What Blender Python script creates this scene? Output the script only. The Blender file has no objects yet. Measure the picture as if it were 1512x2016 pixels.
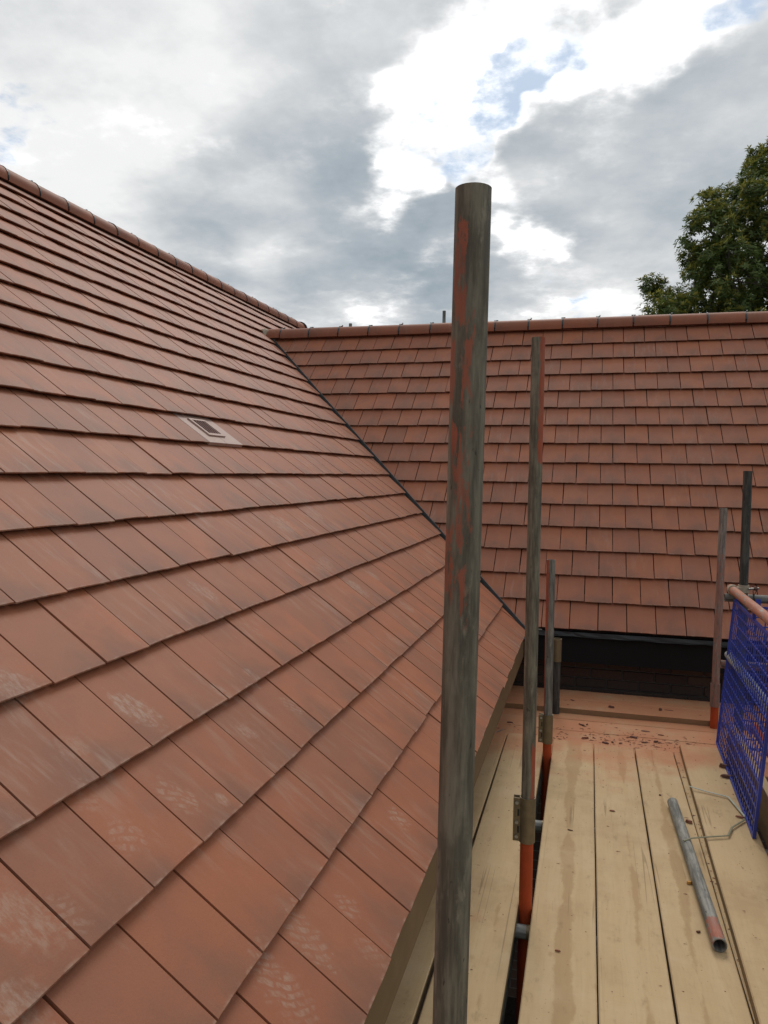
import bpy, bmesh, math, random
import numpy as np
from mathutils import Vector, Matrix
random.seed(7)
rng = np.random.default_rng(7)
scene = bpy.context.scene
col = scene.collection
R = math.radians
# ------------------------------------------------------------------ camera
CAM = Vector((0.0, 0.0, 4.1))            # eye height 1.6 m above the scaffold deck
DECK = 2.5                               # deck level above the ground
FPX = 1514.0                             # focal length in photo pixels (1512 wide)
PSI, PIT, ROL = R(15.05), R(2.942), R(0.785)
Fw = np.array([-math.sin(PSI)*math.cos(PIT), math.cos(PSI)*math.cos(PIT), -math.sin(PIT)])
R0 = np.array([math.cos(PSI), math.sin(PSI), 0.0])
U0 = np.cross(R0, Fw)
Rt = math.cos(ROL)*R0 + math.sin(ROL)*U0
Up = -math.sin(ROL)*R0 + math.cos(ROL)*U0
cd = bpy.data.cameras.new('camera')
cd.sensor_fit = 'HORIZONTAL'; cd.sensor_width = 36.0; cd.lens = FPX/1512*36
cd.clip_start = 0.05; cd.clip_end = 2000
cam = bpy.data.objects.new('camera', cd); col.objects.link(cam)
cam.matrix_world = Matrix(((Rt[0], Up[0], -Fw[0], CAM.x), (Rt[1], Up[1], -Fw[1], CAM.y),
                           (Rt[2], Up[2], -Fw[2], CAM.z), (0, 0, 0, 1)))
scene.camera = cam

def ray(x, y):
    return Fw + (x-756)/FPX*Rt - (y-1008)/FPX*Up
def on_z(x, y, z):                       # pixel -> point on the level z
    v = ray(x, y); return Vector(v*((z-CAM.z)/v[2])) + CAM
def on_y(x, y, Y):
    v = ray(x, y); return Vector(v*(Y/v[1])) + CAM
def at_dist(x, y, d):
    v = ray(x, y); return Vector(v*d) + CAM
def project(P):
    P = np.asarray(P, float) - np.array(CAM)
    z = P@Fw
    return 756+FPX*(P@Rt)/z, 1008-FPX*(P@Up)/z, z

# ------------------------------------------------------------------ view, sun, sky
scene.render.engine = 'CYCLES'
vs = scene.view_settings
vs.view_transform = 'Standard'; vs.look = 'None'; vs.gamma = 1.0; vs.exposure = 0.0
SUN_EL, SUN_AZ = R(48), R(-4)            # azimuth measured from +Y towards +X
sun_dir = Vector((math.sin(SUN_AZ)*math.cos(SUN_EL), math.cos(SUN_AZ)*math.cos(SUN_EL), math.sin(SUN_EL)))
sl = bpy.data.lights.new('sun', 'SUN'); sl.energy = 1.1; sl.angle = R(22); sl.color = (1, .955, .89)
so = bpy.data.objects.new('sun', sl); col.objects.link(so)
so.location = (0, 0, 30); so.rotation_euler = sun_dir.to_track_quat('Z', 'Y').to_euler()

class NT:
    """tiny helper around a node tree"""
    def __init__(s, nt): s.t = nt; s.n = nt.nodes; s.l = nt.links
    def new(s, typ, **kw):
        n = s.n.new(typ)
        for k, v in kw.items(): setattr(n, k, v)
        return n
    def put(s, sock, v):
        if v is None: return
        if isinstance(v, bpy.types.NodeSocket): s.l.new(v, sock)
        else:
            if sock.type == 'RGBA' and not hasattr(v, '__len__'): v = (v, v, v, 1)
            elif sock.type == 'RGBA' and len(v) == 3: v = (*v, 1)
            sock.default_value = v
    def math(s, op, a, b=None, c=None, clamp=False):
        n = s.new('ShaderNodeMath', operation=op, use_clamp=clamp)
        for i, v in enumerate((a, b, c)): s.put(n.inputs[i], v)
        return n.outputs[0]
    def vmath(s, op, a, b=None, out=0):
        n = s.new('ShaderNodeVectorMath', operation=op)
        s.put(n.inputs[0], a); s.put(n.inputs[1], b)
        return n.outputs['Value'] if op in ('DOT_PRODUCT', 'LENGTH', 'DISTANCE') else n.outputs[0]
    def scale(s, a, k):
        n = s.new('ShaderNodeVectorMath', operation='SCALE'); s.put(n.inputs[0], a); s.put(n.inputs['Scale'], k); return n.outputs[0]
    def mix(s, f, a, b, mode='MIX'):
        n = s.new('ShaderNodeMix', data_type='RGBA', blend_type=mode)
        s.put(n.inputs[0], f); s.put(n.inputs[6], a); s.put(n.inputs[7], b); return n.outputs[2]
    def mapr(s, v, a, b, c=0.0, d=1.0, smooth=True):
        n = s.new('ShaderNodeMapRange', interpolation_type='SMOOTHSTEP' if smooth else 'LINEAR')
        for i, x in enumerate((v, a, b, c, d)): s.put(n.inputs[i], x)
        return n.outputs[0]
    def noise(s, vec, scale=5, detail=4, rough=.55, dist=0, out='Fac', dim='3D', w=None):
        n = s.new('ShaderNodeTexNoise', noise_dimensions=dim)
        s.put(n.inputs['Vector'], vec)
        n.inputs['Scale'].default_value = scale; n.inputs['Detail'].default_value = detail
        n.inputs['Roughness'].default_value = rough; n.inputs['Distortion'].default_value = dist
        if w is not None: s.put(n.inputs['W'], w)
        return n.outputs[out]
    def mapping(s, vec, loc=(0, 0, 0), rot=(0, 0, 0), sc=(1, 1, 1), typ='POINT'):
        n = s.new('ShaderNodeMapping', vector_type=typ); s.put(n.inputs['Vector'], vec)
        n.inputs['Location'].default_value = loc; n.inputs['Rotation'].default_value = rot; n.inputs['Scale'].default_value = sc
        return n.outputs[0]
    def sep(s, v):
        n = s.new('ShaderNodeSeparateXYZ'); s.put(n.inputs[0], v); return n.outputs
    def comb(s, x, y, z):
        n = s.new('ShaderNodeCombineXYZ')
        for i, v in enumerate((x, y, z)): s.put(n.inputs[i], v)
        return n.outputs[0]

world = bpy.data.worlds.new('World'); scene.world = world; world.use_nodes = True
def build_sky():
    t = NT(world.node_tree); t.n.clear()
    out = t.new('ShaderNodeOutputWorld'); bg = t.new('ShaderNodeBackground'); bg.inputs['Strength'].default_value = 0.1
    t.l.new(bg.outputs[0], out.inputs[0])
    sky = t.new('ShaderNodeTexSky', sky_type='NISHITA'); sky.sun_disc = False
    sky.sun_elevation = SUN_EL; sky.sun_rotation = SUN_AZ; sky.air_density = 1.0; sky.dust_density = 1.5
    d = t.vmath('NORMALIZE', t.new('ShaderNodeTexCoord').outputs['Generated'])
    x, y, z = t.sep(d)
    zz = t.math('ADD', t.math('MAXIMUM', z, 0.0), 0.22)
    p = t.comb(t.math('DIVIDE', x, zz), t.math('DIVIDE', y, zz), 0.0)
    # soft lobes: where in this sky the banks and the openings lie (px of the photo -> direction)
    warp = t.noise(p, 2.2, 4, .62, out='Color')
    dw = t.vmath('NORMALIZE', t.vmath('ADD', d, t.scale(t.vmath('SUBTRACT', warp, (.5, .5, .5)), .20)))
    def lobes(lst, vec, cap=None):
        tot = None
        for px, py, rad, amp in lst:
            v = Vector(ray(px, py)).normalized()
            c = t.vmath('DOT_PRODUCT', vec, tuple(v))
            r = math.atan(rad/FPX)
            m = t.mapr(c, math.cos(r*1.3), 1.0, 0.0, amp)
            tot = m if tot is None else t.math('ADD', tot, m)
        return t.math('MINIMUM', tot, cap) if cap else tot
    n_big = t.noise(p, 1.15, 3, .55, .2)
    n_med = t.noise(t.vmath('ADD', p, (3.1, 1.7, 0)), 3.2, 6, .58)
    n_fin = t.noise(t.vmath('ADD', p, (7.7, 5.2, 0)), 8.0, 5, .62)
    # grey bank brightness
    grey = t.math('ADD', t.math('MULTIPLY_ADD', n_big, .80, .14), t.math('MULTIPLY_ADD', n_med, .42, -.21))
    grey = t.math('ADD', grey, t.math('MULTIPLY_ADD', n_fin, .12, -.06))
    grey = t.math('ADD', grey, lobes([(660, 550, 300, -.40), (1200, 320, 260, -.27), (760, 90, 220, -.12), (960, 560, 180, -.16), (200, 60, 300, .14),
                                      (120, 330, 240, .14), (520, 300, 160, .08), (560, 470, 90, .20), (690, 640, 110, .16), (1120, 610, 170, .22)], dw))
    n_off = t.noise(t.vmath('ADD', p, (3.1+.05, 1.7+.16, 0)), 3.2, 5, .58)      # lit and shaded sides of the billows
    grey = t.math('ADD', grey, t.math('MULTIPLY', t.math('SUBTRACT', n_med, n_off), .55))
    sund = t.vmath('DOT_PRODUCT', d, tuple(sun_dir))
    grey = t.math('ADD', grey, t.mapr(sund, -.6, 1.0, -.20, .20))
    gcol = t.new('ShaderNodeValToRGB'); t.put(gcol.inputs[0], grey)
    e = gcol.color_ramp.elements
    e[0].position = .10; e[0].color = (.30, .365, .415, 1)
    e[1].position = .90; e[1].color = (.90, .905, .905, 1)
    for pos, c in ((.32, (.43, .48, .525)), (.50, (.55, .585, .615)), (.68, (.70, .72, .735))):
        el = gcol.color_ramp.elements.new(pos); el.color = (*c, 1)
    # bright broken cloud round the sun
    wl = lobes([(985, 30, 120, .34), (1200, 20, 150, .34), (1400, 40, 90, .26), (900, 180, 100, .34), (820, 280, 90, .34), (790, 380, 60, .24),
                (1050, 120, 110, .30), (945, 310, 70, .30), (1300, 110, 70, .24), (1040, 465, 55, .24), (1500, 100, 70, .16), (1210, 595, 70, .22),
                (150, 215, 150, .05), (730, 640, 70, .14), (1060, 610, 80, .16)], dw, .42)
    wv = t.math('ADD', t.math('ADD', t.math('MULTIPLY_ADD', n_med, 1.1, -.55), t.math('MULTIPLY_ADD', n_fin, .55, -.275)), wl)
    wm = t.mapr(wv, .02, .40)
    hot = t.mapr(wv, .12, .42, .93, 1.45)
    white = t.vmath('SCALE', (1, 1, 1)); wn = t.n[-1]; t.put(wn.inputs['Scale'], hot)
    cloud = t.mix(wm, gcol.outputs[0], wn.outputs[0])
    # holes where the blue shows
    hl = lobes([(85, 195, 50, .20), (15, 165, 40, .12), (25, 290, 40, .16), (1080, 100, 75, .36), (985, 170, 60, .36), (885, 290, 65, .36), (950, 240, 55, .34),
                (825, 265, 45, .3), (1490, 25, 60, .36), (1150, 605, 90, .22), (1030, 130, 50, .34)], dw, .38)
    hv = t.math('ADD', t.math('ADD', t.math('MULTIPLY_ADD', n_fin, 1.1, -.55), t.math('MULTIPLY_ADD', n_med, .5, -.25)), hl)
    hm = t.mapr(hv, .19, .50)
    blue = t.mix(.75, t.scale(sky.outputs[0], .12), (.275, .43, .62))
    final = t.mix(t.math('MULTIPLY', hm, .9), cloud, blue)
    t.l.new(t.scale(final, 10.0), bg.inputs['Color'])
build_sky()

# ------------------------------------------------------------------ materials
def mat(name):
    m = bpy.data.materials.new(name); m.use_nodes = True
    t = NT(m.node_tree); t.n.clear()
    o = t.new('ShaderNodeOutputMaterial'); b = t.new('ShaderNodeBsdfPrincipled')
    t.l.new(b.outputs[0], o.inputs[0])
    return m, t, b
def bump(t, b, h, strength=.3, dist=.002):
    n = t.new('ShaderNodeBump'); n.inputs['Strength'].default_value = strength; n.inputs['Distance'].default_value = dist
    t.put(n.inputs['Height'], h); t.l.new(n.outputs[0], b.inputs['Normal'])
def simple(name, c, rough=.6, metal=0., var=.25, scale=30, spec=.5, bmp=.1):
    m, t, b = mat(name)
    pos = t.new('ShaderNodeTexCoord').outputs['Object']
    n = t.noise(pos, scale, 5, .6)
    b.inputs['Roughness'].default_value = rough; b.inputs['Metallic'].default_value = metal
    b.inputs['Specular IOR Level'].default_value = spec
    dark = tuple(x*(1-var) for x in c); lite = tuple(min(1, x*(1+var)) for x in c)
    t.put(b.inputs['Base Color'], t.mix(n, dark, lite))
    bump(t, b, n, bmp, .001)
    return m

# roof planes (world): tail line of the lowest course, pitch, gauge
XL, ZL, TL = -0.4243, CAM.z-1.1452, R(40.13)
YF, ZF, TF = 5.70, CAM.z-1.1144, R(45.55)
GL, GF, TW = 0.2506, 0.2450, 0.2000
def tile_mat(name, prints=None, dusty=1.0, tint=(1, 1, 1)):
    m, t, b = mat(name)
    geo = t.new('ShaderNodeNewGeometry'); oi = t.new('ShaderNodeObjectInfo')
    pos = geo.outputs['Position']
    rnd = t.math('FRACT', t.math('ADD', oi.outputs['Random'], geo.outputs['Random Per Island']))
    rnd2 = t.math('FRACT', t.math('MULTIPLY', rnd, 17.31))
    uvn = t.new('ShaderNodeUVMap'); uvn.uv_map = 'UVMap'
    u, v, _ = t.sep(uvn.outputs[0])
    tc = lambda c: tuple(a*b_ for a, b_ in zip(c, tint))
    base = t.new('ShaderNodeValToRGB'); t.put(base.inputs[0], rnd)
    e = base.color_ramp.elements
    e[0].position = 0; e[0].color = (*tc((.335, .120, .060)), 1)
    e[1].position = 1; e[1].color = (*tc((.290, .110, .060)), 1)
    for p_, c_ in ((.3, (.372, .126, .058)), (.6, (.310, .113, .060)), (.8, (.350, .130, .066))):
        el = base.color_ramp.elements.new(p_); el.color = (*tc(c_), 1)
    pj = t.vmath('ADD', pos, t.comb(t.math('MULTIPLY', rnd, 13.0), t.math('MULTIPLY', rnd2, 9.0), 0.0))
    big = t.noise(pj, 7.0, 3, .5, .3)
    c = t.mix(t.mapr(big, .35, .75, 0, .7), base.outputs[0], tc((.272, .106, .060)))
    # kiln-blended dark smudge towards the tail of each tile, off to one side
    sm = t.math('ADD', t.math('MULTIPLY', t.math('SUBTRACT', 1.0, v), .75), t.math('MULTIPLY', t.math('ABSOLUTE', t.math('SUBTRACT', u, rnd2)), -.55))
    sm = t.math('ADD', sm, t.math('MULTIPLY_ADD', t.noise(pj, 9.0, 4, .6), .9, -.45))
    sm = t.mapr(sm, .18, .92, 0, .62)
    c = t.mix(sm, c, tc((.150, .084, .060)))
    # fine sandy grain
    grit = t.noise(pos, 330, 2, .6); c = t.mix(t.mapr(grit, .40, .72, 0, .20), c, tc((.17, .075, .045)))
    # pale worn arris along the tail
    ar = t.math('MULTIPLY', t.mapr(v, .045, .008), t.mapr(t.noise(pos, 26, 4, .65), .45, .68, 0, .5))
    c = t.mix(ar, c, tc((.44, .30, .22)))
    # streaky pale scuffs along the slope
    sy = t.sep(pos)
    if prints is not None:
        s_ = t.vmath('DOT_PRODUCT', t.vmath('SUBTRACT', pos, (XL, 0, ZL)), (-math.cos(TL), 0, math.sin(TL)))
        ys = t.comb(sy[1], s_, 0.0)
    else:
        s_ = t.vmath('DOT_PRODUCT', t.vmath('SUBTRACT', pos, (0, YF, ZF)), (0, math.cos(TF), math.sin(TF)))
        ys = t.comb(sy[0], s_, 0.0)
    st = t.noise(t.vmath('MULTIPLY', ys, (26, 5, 1)), 1.0, 6, .65, .3)
    area = t.noise(ys, 1.7, 3, .55)
    dust = t.math('MULTIPLY', t.mapr(st, .46, .78), t.mapr(area, .40, .66, 0, .50*dusty))
    dot = t.noise(t.vmath('MULTIPLY', ys, (60, 30, 1)), 1.0, 2, .5)
    dust = t.math('MAXIMUM', dust, t.mapr(dot, .765, .80, 0, .38*dusty))
    if prints is not None:
        wob = t.noise(ys, 38, 4, .6)
        br = t.new('ShaderNodeTexBrick'); br.offset = .5
        t.put(br.inputs['Vector'], t.mapping(t.vmath('ADD', ys, t.scale(t.noise(ys, 9, 2, .5, out='Color'), .07)), rot=(0, 0, .75), sc=(25, 25, 1)))
        br.inputs['Color1'].default_value = (1, 1, 1, 1); br.inputs['Color2'].default_value = (.75, .75, .75, 1); br.inputs['Mortar'].default_value = (0, 0, 0, 1)
        br.inputs['Scale'].default_value = 1.0; br.inputs['Mortar Size'].default_value = .12; br.inputs['Mortar Smooth'].default_value = .5
        br.inputs['Brick Width'].default_value = 1.3; br.inputs['Row Height'].default_value = .5
        tread = t.sep(br.outputs['Color'])[0]
        tot = None
        for (py, ps, ang, a, bb, amp, trd) in prints:
            q = t.mapping(ys, (py, ps, 0), (0, 0, ang), (a, bb, 1), 'TEXTURE')
            r_ = t.math('ADD', t.vmath('LENGTH', q), t.math('MULTIPLY_ADD', wob, 1.5, -.75))
            mk = t.mapr(r_, 1.0, .45, 0, amp)
            if trd: mk = t.math('MULTIPLY', mk, t.math('MULTIPLY_ADD', tread, .85, .15))
            tot = mk if tot is None else t.math('MAXIMUM', tot, mk)
        dust = t.math('MAXIMUM', dust, t.math('MULTIPLY', tot, t.mapr(t.noise(t.vmath('MULTIPLY', ys, (1.9, .75, 1)), 42, 5, .68), .36, .66, .1, 1)))
    c = t.mix(dust, c, tc((.43, .32, .245)))
    # fine pale arris on worn tails
    t.put(b.inputs['Base Color'], c)
    b.inputs['Roughness'].default_value = .58
    b.inputs['Specular IOR Level'].default_value = .24
    bump(t, b, t.noise(pos, 210, 4, .7), .5, .0012)
    return m

def roof_s(px, py):                       # pixel -> (Y, distance up the left slope)
    v = ray(px, py); n = np.array([math.sin(TL), 0, math.cos(TL)])
    P0 = np.array([XL, 0, ZL])-np.array(CAM); tt = (n@P0)/(n@v); p = v*tt
    return p[1], float((p-P0)@np.array([-math.cos(TL), 0, math.sin(TL)]))
PRINTS = []
for (px, py, ang, a, b_, amp, trd) in [(268, 1388, .5, .055, .085, .62, 0), (292, 1412, .5, .04, .06, .45, 1), (352, 1560, .4, .05, .075, .5, 1), (438, 1572, .4, .025, .03, .5, 0),
        (578, 1382, .2, .05, .06, .42, 1), (405, 1160, .3, .05, .075, .45, 0), (790, 1606, .2, .05, .055, .58, 1), (612, 1838, -.2, .055, .10, .5, 1), (560, 1930, -.2, .06, .12, .5, 1),
        (45, 1800, .3, .06, .10, .42, 0), (120, 1800, .2, .05, .07, .38, 1), (30, 1990, .6, .06, .09, .5, 0), (255, 1640, .3, .055, .06, .42, 1), (705, 1152, .2, .07, .09, .5, 0),
        (737, 1128, .2, .05, .06, .45, 0), (490, 1432, .4, .035, .05, .42, 0), (805, 1192, .2, .06, .07, .42, 0), (780, 1258, .1, .05, .08, .3, 0), (690, 1778, 0, .05, .05, .4, 1),
        (500, 1330, .3, .03, .05, .4, 0), (505, 1235, .3, .03, .05, .3, 1), (150, 1470, .3, .05, .05, .32, 0), (30, 1345, .4, .06, .06, .45, 0), (560, 1030, .2, .12, .10, .42, 0), (620, 1010, .2, .15, .08, .35, 0),
        (730, 1870, -.1, .04, .05, .4, 1), (435, 1360, .3, .03, .06, .4, 0), (180, 1560, .4, .045, .06, .3, 1), (640, 1110, .2, .15, .06, .32, 0)]:
    y_, s_ = roof_s(px, py); PRINTS.append((y_, s_, ang, a, b_, amp, trd))
M = {}
M['tile_left'] = tile_mat('clay_tile_main_slope', PRINTS, 1.0)
M['tile_far'] = tile_mat('clay_tile_wing_slope', None, .55, (.95, .95, .99))
M['ridge'] = tile_mat('clay_ridge', None, .3, (.86, .82, .84))
M['underlay'] = simple('underlay', (.05, .03, .022), .9, var=.3)
M['valley'] = simple('grp_valley', (.085, .09, .095), .55, var=.3, scale=20)
M['black'] = simple('black_fascia', (.010, .010, .010), .85, var=.3, scale=6, spec=.2)
M['plastic_black'] = simple('black_plastic', (.015, .015, .016), .45)
M['zinc'] = simple('bright_zinc', (.42, .42, .41), .42, .9, .25, 40)
M['sleeve'] = simple('passivated_steel', (.20, .155, .09), .5, .5, .4, 25)
M['lead'] = simple('lead_sheet', (.24, .25, .245), .55, .2, .3, 30)
M['mortar'] = simple('mortar', (.36, .30, .22), .95, var=.3, scale=60, bmp=.6)
M['vent'] = simple('pink_plastic_vent', (.40, .265, .215), .6, var=.06, scale=60)
M['vent_dark'] = simple('vent_grille', (.17, .075, .058), .6, var=.2, scale=60)
M['blue'] = simple('blue_plastic', (.034, .052, .32), .4, var=.35, scale=18, bmp=.05)
M['strap'] = simple('pale_strap', (.42, .44, .36), .5, var=.2)
M['strap_dark'] = simple('olive_strap', (.20, .19, .11), .55, var=.2)  # darker olive colour for the second strap
M['shard'] = simple('terracotta_shard', (.26, .10, .06), .8, var=.4, scale=50, bmp=.4)
M['shard_dark'] = simple('dark_shard', (.13, .058, .040), .8, var=.4, scale=50, bmp=.4)
M['shard_mid'] = simple('mixed_grit', (.22, .09, .055), .85, var=.6, scale=9)
M['yellow_bit'] = simple('yellow_chip', (.55, .27, .05), .7, var=.3, scale=60)
M['nail'] = simple('nail_steel', (.25, .24, .22), .4, .8)

def wood_mat(name, c1, c2, c3, red=0.0, stain=.5, seed=0.0):
    m, t, b = mat(name)
    tc = t.new('ShaderNodeTexCoord').outputs['Object']; oi = t.new('ShaderNodeObjectInfo')
    geo = t.new('ShaderNodeNewGeometry')
    o = t.vmath('ADD', tc, t.comb(t.math('MULTIPLY', oi.outputs['Random'], 7.0), t.math('MULTIPLY', oi.outputs['Random'], 23.0), seed))
    lg = t.vmath('MULTIPLY', o, (1, .05, 1))
    wob = t.noise(t.vmath('MULTIPLY', o, (1, .5, 1)), 3, 3, .5, out='Color')
    lgw = t.vmath('ADD', lg, t.scale(t.vmath('SUBTRACT', wob, (.5, .5, .5)), .05))
    fine = t.noise(lgw, 150, 5, .65)
    ring = t.noise(lgw, 26, 3, .5, .4)
    c = t.mix(t.mapr(ring, .3, .7), c1, c2)
    c = t.mix(t.mapr(fine, .45, .78, 0, .35), c, c3)
    blot = t.noise(o, 5.5, 5, .6); c = t.mix(t.mapr(blot, .5, .8, 0, .35), c, c3)
    # knots
    vo = t.new('ShaderNodeTexVoronoi', feature='F1'); t.put(vo.inputs['Vector'], t.vmath('MULTIPLY', o, (1, .45, .0))); vo.inputs['Scale'].default_value = 4.2
    kn = t.mapr(t.math('ADD', vo.outputs['Distance'], t.math('MULTIPLY_ADD', t.noise(o, 30, 3, .6), .10, -.05)), .055, .02, 0, .75)
    c = t.mix(t.math('MULTIPLY', kn, .5), c, (.30, .165, .075))
    # water / dirt stain that ran along the middle of the board
    x, y, z = t.sep(tc)
    at = t.new('ShaderNodeAttribute', attribute_type='OBJECT'); at.attribute_name = 'stain_amount'
    ax_ = t.new('ShaderNodeAttribute', attribute_type='OBJECT'); ax_.attribute_name = 'stain_offset'
    ox = ax_.outputs['Fac']
    wob2 = t.math('MULTIPLY_ADD', t.noise(t.comb(0, y, oi.outputs['Random']), 1.3, 2, .5), .05, -.025)
    sv = t.math('SUBTRACT', 1.0, t.math('MULTIPLY', t.math('ABSOLUTE', t.math('SUBTRACT', x, t.math('ADD', ox, wob2))), 34))
    sv = t.math('ADD', sv, t.math('MULTIPLY_ADD', t.noise(t.vmath('MULTIPLY', o, (.6, .30, 1)), 7, 6, .68), 4.2, -2.55))
    sv = t.math('ADD', sv, t.math('MULTIPLY_ADD', t.noise(t.vmath('MULTIPLY', o, (0, 1, 0)), 1.1, 2, .5), 3.0, -1.5))
    sv = t.math('ADD', sv, t.math('MULTIPLY_ADD', at.outputs['Fac'], 1.6, -1.2))
    c = t.mix(t.mapr(sv, .05, .55, 0, stain), c, (.36, .22, .10))
    blo2 = t.noise(t.vmath('ADD', o, (4.1, 2.2, 0)), 2.4, 6, .66); c = t.mix(t.mapr(blo2, .47, .68, 0, .42), c, (.36, .235, .12))
    saw = t.noise(t.vmath('MULTIPLY', o, (.5, 6, 1)), 26, 2, .5); c = t.mix(t.mapr(saw, .5, .75, 0, .14), c, c3)
    # specks and scratches
    sp = t.noise(o, 85, 2, .5); c = t.mix(t.mapr(sp, .70, .77, 0, .65), c, (.17, .08, .04))
    dirt = t.noise(t.vmath('MULTIPLY', o, (1, .4, 1)), 17, 6, .7); c = t.mix(t.mapr(dirt, .56, .74, 0, .5), c, (.25, .16, .085))
    scr = t.noise(t.vmath('MULTIPLY', o, (3.2, .55, 1)), 24, 4, .7, .6); c = t.mix(t.mapr(scr, .63, .70, 0, .30), c, (.30, .19, .095))
    ck = t.noise(t.vmath('MULTIPLY', o, (1, .022, 1)), 9, 3, .45)
    ckm = t.math('MULTIPLY', t.mapr(t.math('ABSOLUTE', t.math('SUBTRACT', ck, .5)), .0075, .002), t.mapr(t.noise(t.vmath('MULTIPLY', o, (1, .5, 1)), 2.6, 2, .5), .52, .60, 0, .4))
    c = t.mix(ckm, c, (.12, .07, .035))
    pl = t.noise(t.vmath('ADD', o, (1.3, 8.8, 0)), 3.6, 5, .6); c = t.mix(t.mapr(pl, .52, .72, 0, .35), c, (.62, .47, .30))
    # shade put into the colour: sawn edges darker all along the board
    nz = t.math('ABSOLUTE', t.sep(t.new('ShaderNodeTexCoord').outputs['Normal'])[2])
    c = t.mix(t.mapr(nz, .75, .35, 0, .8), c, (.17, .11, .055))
    # brick-red cutting dust lying thicker towards the corner of the scaffold
    wy = t.sep(geo.outputs['Position'])[1]
    dn = t.noise(geo.outputs['Position'], 3.2, 6, .62)
    rd = t.math('ADD', t.mapr(wy, 3.9, 4.75, 0, .62, smooth=False), t.math('MULTIPLY_ADD', dn, 1.5, -.78))
    c = t.mix(t.math('MULTIPLY', t.mapr(rd, .08, .70, 0, .70*red), t.mapr(nz, .35, .75, .15, 1)), c, (.50, .185, .088))
    t.put(b.inputs['Base Color'], c); b.inputs['Roughness'].default_value = .78; b.inputs['Specular IOR Level'].default_value = .25
    bump(t, b, t.math('ADD', t.math('MULTIPLY', fine, .8), t.math('MULTIPLY', ring, .4)), .35, .0015)
    return m
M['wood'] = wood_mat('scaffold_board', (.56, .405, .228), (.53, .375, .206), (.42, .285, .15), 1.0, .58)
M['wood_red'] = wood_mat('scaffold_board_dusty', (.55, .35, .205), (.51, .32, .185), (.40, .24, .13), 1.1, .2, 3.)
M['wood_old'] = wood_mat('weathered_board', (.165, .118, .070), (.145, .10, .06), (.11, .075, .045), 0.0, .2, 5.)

def tube_mat(name, metal_c, paint_c, regions=(), patch=0.0, rust=.3, z_fade=None):
    """galvanised tube with worn paint; regions = (z0,z1,angle,half width,amount) painted stripes in local cylinder space"""
    m, t, b = mat(name)
    tc = t.new('ShaderNodeTexCoord').outputs['Object']
    x, y, z = t.sep(tc)
    ln = t.noise(t.vmath('MULTIPLY', tc, (1, 1, .10)), 60, 6, .65)
    bl = t.noise(t.vmath('MULTIPLY', tc, (1, 1, .45)), 28, 5, .62)
    c = t.mix(t.mapr(ln, .35, .66), tuple(v*.45 for v in metal_c), tuple(v*1.12 for v in metal_c))
    c = t.mix(t.mapr(bl, .45, .75, 0, .75), c, tuple(v*.45 for v in metal_c))
    rs = t.noise(t.vmath('MULTIPLY', tc, (1, 1, .25)), 17, 5, .65); c = t.mix(t.mapr(rs, .55, .8, 0, rust), c, (.135, .075, .04))
    pale = t.noise(t.vmath('MULTIPLY', tc, (1, 1, .3)), 34, 6, .7); c = t.mix(t.mapr(pale, .58, .72, 0, .38), c, tuple(min(1, v*2.1) for v in metal_c))
    ang = t.math('ARCTAN2', y, x)
    pit = t.noise(t.vmath('MULTIPLY', tc, (1, 1, .4)), 95, 3, .6); c = t.mix(t.mapr(pit, .66, .74, 0, .7), c, (.02, .018, .014))
    flake = t.noise(t.vmath('MULTIPLY', tc, (1, 1, .20)), 70, 6, .70, .3)
    pm = None
    for (z0, z1, a0, hw, amt) in regions:
        da = t.math('ABSOLUTE', t.math('SUBTRACT', ang, a0))
        da = t.math('MINIMUM', da, t.math('SUBTRACT', 2*math.pi, da))
        edge = t.math('SUBTRACT', 1.0, t.math('DIVIDE', da, hw))
        fz = .035
        zr = t.math('MINIMUM', t.math('DIVIDE', t.math('SUBTRACT', z, z0), fz), t.math('DIVIDE', t.math('SUBTRACT', z1, z), fz))
        k = t.math('MINIMUM', t.math('MULTIPLY', edge, 2.2), zr)
        k = t.math('ADD', t.math('MINIMUM', k, 1.0), t.math('MULTIPLY_ADD', flake, 3.4, -1.7-1.1*(1-amt)))
        k = t.mapr(k, .35, .62)
        pm = k if pm is None else t.math('MAXIMUM', pm, k)
    if pm is not None:
        pc = t.mix(t.mapr(bl, .3, .7), tuple(v*.72 for v in paint_c), paint_c)
        c = t.mix(t.math('MULTIPLY', pm, t.mapr(ln, .3, .7, .95, .70)), c, pc)
    t.put(b.inputs['Base Color'], c)
    met = .06
    t.put(b.inputs['Metallic'], t.math('MULTIPLY', t.math('SUBTRACT', 1.0, pm), met) if pm is not None else met)
    t.put(b.inputs['Roughness'], t.mapr(bl, .3, .7, .6, .8))
    b.inputs['Specular IOR Level'].default_value = .28
    bump(t, b, t.math('ADD', t.math('MULTIPLY', bl, .6), t.math('MULTIPLY', flake, .6)), .3, .0008)
    return m
GAL = (.20, .19, .155)
RED = (.42, .075, .03)
ORG = (.50, .075, .018)
M['gal'] = tube_mat('galvanised_tube', (.23, .225, .205), RED)
M['gal_pale'] = tube_mat('pale_galvanised_tube', (.37, .37, .35), RED, rust=.08)
M['gal_dark'] = tube_mat('dark_tube', (.085, .082, .072), RED, rust=.2)
M['orange'] = tube_mat('orange_painted_tube', (.30, .06, .02), ORG, [(-9, 9, 0, 9, 1.6)])
M['pink_worn'] = tube_mat('worn_salmon_tube', (.42, .37, .33), (.52, .20, .115), [(-9, 9, 0, 9, .82)], rust=.05)
M['pole_red_grey'] = tube_mat('worn_red_tube', (.28, .215, .18), (.32, .15, .11), [(-9, 9, .6, 9, .55)], rust=.2)

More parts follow.
